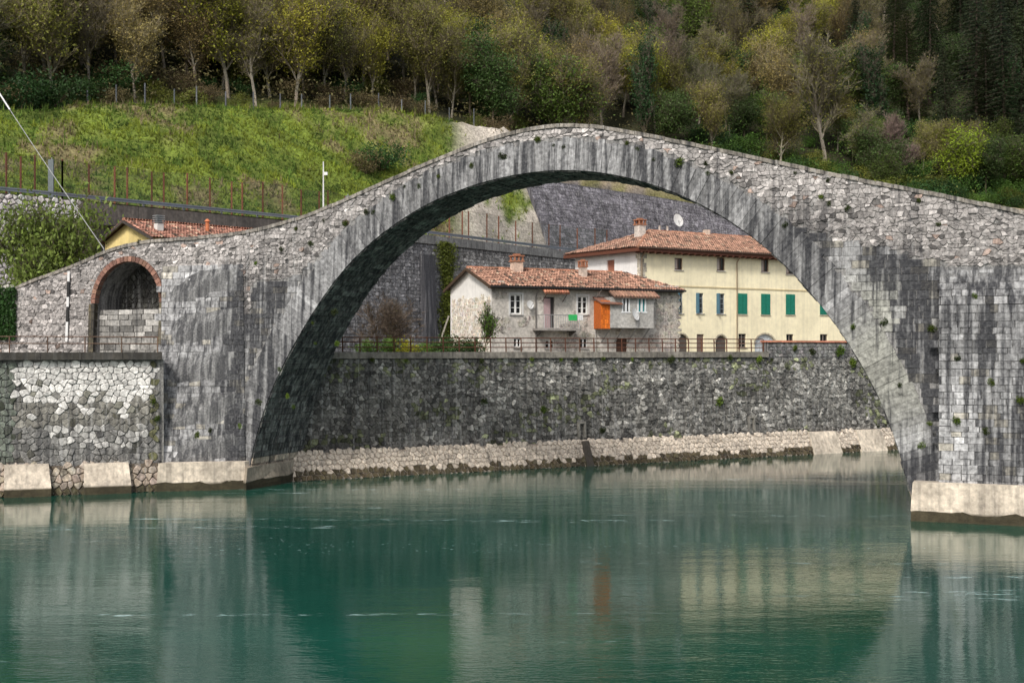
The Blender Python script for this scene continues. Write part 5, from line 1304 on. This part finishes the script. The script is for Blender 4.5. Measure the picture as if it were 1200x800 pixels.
# undergrowth of the wood, one mass
mb = MB(); g = random.Random(90)
for i in range(120000):
    u = g.uniform(2, BU[-1] - 3); vt = interp(u, KU, VT); v = vt + 4 + 70 * g.random() ** 1.4; p = hill(u, v); px, py = proj(p)
    if not (-60 < px < 1260) or py < -40: continue
    n = fbm(p.x * .08, p.y * .08, p.z * .08)
    if n < -.25: continue
    c = (.08, .11, .025) if n > .25 else (.13, .115, .05)
    if px > 780 and py > 110: c = (.06, .115, .02) if n < .4 else (.12, .14, .03)
    leafquad(mb, p + Vector((0, 0, abs(g.gauss(0, 2.2)))), g.uniform(.10, .30), g, jit(c, .45, g))
tag(mb.build('undergrowth', 'leaf'), 'low green and brown undergrowth covering the wood floor', 'undergrowth', kind='stuff')
# grass of the bank
mb = MB()
for i in range(36000):
    u = g.uniform(2, ru(735)); vt = interp(u, KU, VT); v = g.uniform(5.1, vt + 5); p = hill(u, v); px, py = proj(p)
    if not (-40 < px < 900): continue
    p.z += (.6 if v < vt else .2) * fbm(p.x * .3, p.y * .3, p.z * .3 + 5)
    n1 = fbm(p.x * .09, p.y * .09, p.z * .09); n2 = fbm(p.x * .3, p.y * .3, p.z * .3 + 5)
    if px > 530 and g.random() < .95 * smooth(0, .25, n1 + .6 * n2 + .62): continue
    if px > 630: continue
    dr_ = smooth(-.05, .5, n1 + .7 * n2)
    if g.random() < dr_ * .75: c = (.22, .18, .10)
    else: c = (.19, .235, .03) if n2 > -.1 else (.095, .155, .025)
    c = jit(c, .4, g); s = g.uniform(.15, .42) * (2.0 if g.random() < .08 + .25 * (n2 > .35) else 1)
    for k in range(3):
        a = g.uniform(0, 6.28); w = Vector((math.cos(a), math.sin(a), 0)) * .06; tip = Vector((g.uniform(-.25, .25), g.uniform(-.25, .25), s)); mb.tri(p - w, p + w, p + tip * (1 + .3 * (s > .5)), c)
tag(mb.build('bank_grass', 'grass'), 'bright green rough grass on the bank above the road', 'grass', kind='stuff')
# weeds rooted in the bridge
def make_tuft(seed, leaf, n=260):
    g = random.Random(seed); mb = MB()
    for i in range(n):
        d = rvec(g); d.y = -abs(d.y) * .8; r = g.random() ** .6; p = Vector((d.x * r, d.y * r, d.z * r * .8 - .15 * r)); leafquad(mb, p, g.uniform(.10, .2), g, jit(leaf, .45, g), .6)
    return mb
TUF = [make_tuft(300, (.085, .125, .018)), make_tuft(301, (.05, .07, .02)), make_tuft(302, (.11, .17, .02))]
first = {}; WL = {}
def tuft(k, p, r, label, group, rz):
    if k not in first: o = TUF[k].build('weed_tuft', 'leaf'); first[k] = o
    else: o = first[k].copy(); C.objects.link(o)
    WL.setdefault(label, []).append((proj(p)[0], o))
    o.location = p; o.scale = (r, r, r); o.rotation_euler = (random.uniform(-.3, .3), random.uniform(-3, 3), rz); tag(o, label, 'plant', group)
bz_ = math.atan2(BD[1], BD[0])
T = [(630,164,6),(649,170,3),(661,172,4),(735,168,4),(748,174,4),(767,187,4),(796,190,8),(828,191,4),(829,204,4),(553,194,5),(588,184,6),(593,184,4),(514,207,4),(492,218,4),(475,219,3),(460,231,6),(430,249,5),(437,249,4),(405,262,5),(380,258,3),(365,285,5),(347,268,4),(330,292,4),(300,308,3),(857,202,4),(932,203,3),(970,211,4),(962,231,5),(993,244,5),(972,238,4),(1077,235,4),(1100,263,4),(921,264,5),(1000,383,5),(1037,378,6),(1143,347,5),(1092,385,7),(1123,420,5),(1162,447,6),(1122,492,7),(1155,504,6),(1080,522,6),(1196,468,7),(1054,451,4),(1089,496,4),(1198,423,5),(247,367,6),(275,407,4),(232,379,3),(233,468,6),(260,466,4),(275,475,4),(201,503,4),(230,500,4),(188,508,6),(231,430,4),(275,406,4),(251,405,3),(163,283,4),(180,470,6),(185,490,6)]
for i, (x, y, s) in enumerate(T):
    a, z = pb(x, y); p = Vector(face(a, z, .02))
    if x > 1101 and z < PZ: p = Vector(pier_r(a, z, .02))
    if x < 286 and z < tz:   # on the battered left pier
        k_ = min(max((x - 190) / 95, 0), 1) * bw
        best = min(np.linspace(.5, tz, 60), key=lambda q: abs(proj(butt(k_, q))[1] - y)); p = Vector(butt(k_, best, .02))
    if x < 187 and y > 420: p = Vector(ew(max(.05, e_of(x)), H - (y - HR) / F * 74, .03))
    where = 'on the left pier of the bridge' if x < 300 else 'on the rising left side of the bridge' if x < 560 else 'on the crest of the bridge' if x < 840 else 'on the upper right spandrel of the bridge' if y < 300 else 'on the right pier of the bridge'
    tuft((i * 7) % 3 if y > 300 else (1 if i % 3 else 0), p, s * p.y / F * .95, 'small weed tuft ' + where, 'weeds ' + where, bz_)
for i, (x, s) in enumerate(((430, 4), (470, 3), (560, 4), (620, 4), (655, 3), (672, 5), (705, 4), (740, 3), (786, 7), (856, 6), (890, 6), (905, 3))):
    a = a_of(x) + .8; tuft((i * 2) % 3, Vector(aw(a, WT - .1 - .05 * (i % 3), .2)), s * 85 / F, 'weed tuft hanging below the coping of the long river wall', 'weeds below the river wall coping', math.atan2(AD[1], AD[0]))
for i, (x, y, s) in enumerate(((932, 408, 5), (952, 412, 6), (985, 412, 9), (1000, 425, 8), (560, 470, 5), (630, 480, 5), (840, 470, 7), (700, 505, 5))):
    a = a_of(x) + 1; zz_ = H - (y - HR) / F * (A0 + AD * a)[1]; tuft(i % 3, Vector(aw(a, zz_, .08)), s * 95 / F, 'weed tuft growing from the face of the long river wall', 'weeds on the river wall face', math.atan2(AD[1], AD[0]))
for lab, L in WL.items():
    L.sort(key=lambda q: q[0])
    for i, (x, o) in enumerate(L): o['label'] = ORD[min(i, 19)] + ' ' + lab.replace('tuft', 'tuft from the left')
# ivy
def ivy(name, label, fn, n, ls, col, seed):
    g = random.Random(seed); mb = MB()
    for i in range(n): leafquad(mb, Vector(fn(g)), ls * g.uniform(.6, 1.4), g, jit(col, .4, g), .1)
    st = MB()
    root = thing(name, label, 'ivy', Vector(fn(g))); 
    for k in range(5):
        p = Vector(fn(g)); st.tube(p, p + Vector((0, 0, -1.2)), .03, .02, 4, (.07, .055, .04))
    mb.build('foliage', 'leaf', root); st.build('stem', 'bark', root)
ui = ru(519)
def f_ivy(g):
    t = g.random(); z = lerp(9.3, 19.9, t); w = 1.25 + .4 * math.sin(t * 9); return rw(ui + g.gauss(0, w * .55), z, .12 + abs(g.gauss(0, .12)))
ivy('wall_ivy', 'tall strip of yellow green ivy climbing the retaining wall', f_ivy, 5200, .13, (.11, .135, .022), 1)
def f_ivy2(g):
    x = g.uniform(-40, 21); y = g.uniform(337 + max(0, (8 - x)) * .1, 398); s, z = pb(x, y); return face(s, z, .1 + abs(g.gauss(0, .15)))
ivy('ramp_ivy', 'dark green ivy covering the left end of the ramp wall', f_ivy2, 6000, .10, (.035, .085, .02), 2)
# garden growth behind the railing
GB = [make_bush('garden_bush', 210 + i, 1.7, 1.8, ((.10, .17, .03), (.045, .09, .025), (.28, .26, .02))[i], 1400, .09, 'bush') for i in range(3)]
lab_g = ['light green bush', 'dark green bush', 'yellow flowering bush']
fr_ = [(430, 0, .8), (455, 0, .9), (478, 2, .8), (500, 0, .7), (518, 1, .9), (533, 1, 1.0), (550, 1, .9)]
us = {}
for px, k, sc in fr_:
    o = GB[k] if k not in us else copy_tree(GB[k]); us.setdefault(k, 0); d = 92 + (px - 430) * .02
    us[k] += 1; o.location = ((px - 600) / F * d, d, GZ); o.scale = (sc, sc, sc); o.rotation_euler = (0, 0, px); o['label'] = ORD[us[k] - 1] + ' ' + lab_g[k] + ' from the left behind the rusty railing by the retaining wall'; o['group'] = lab_g[k] + 'es behind the railing'
bt = make_tree('young_tree', 220, 3.2, 'leaf', (.1, .08, .05), (.13, .24, .03), 1300, .10, .5, levels=2, cl=.28, first=.25)
bt.location = ((568 - 600) / F * 91, 91, GZ); bt.scale = (.55, .55, 1.0); bt['label'] = 'slim bright green young tree in front of the stone house corner'
bb = make_tree('bare_bush', 221, 5.5, 'bare', (.16, .12, .08), nleaf=500, leaf=(.13, .11, .04), spread=.7, twig=(.15, .12, .09), levels=2, multi=3, lsize=.08)
bb.scale = (.7, .7, .7); bb.location = ((452 - 600) / F * 99, 99, GZ); bb['label'] = 'bare brown multi stemmed bush against the retaining wall by the arch'
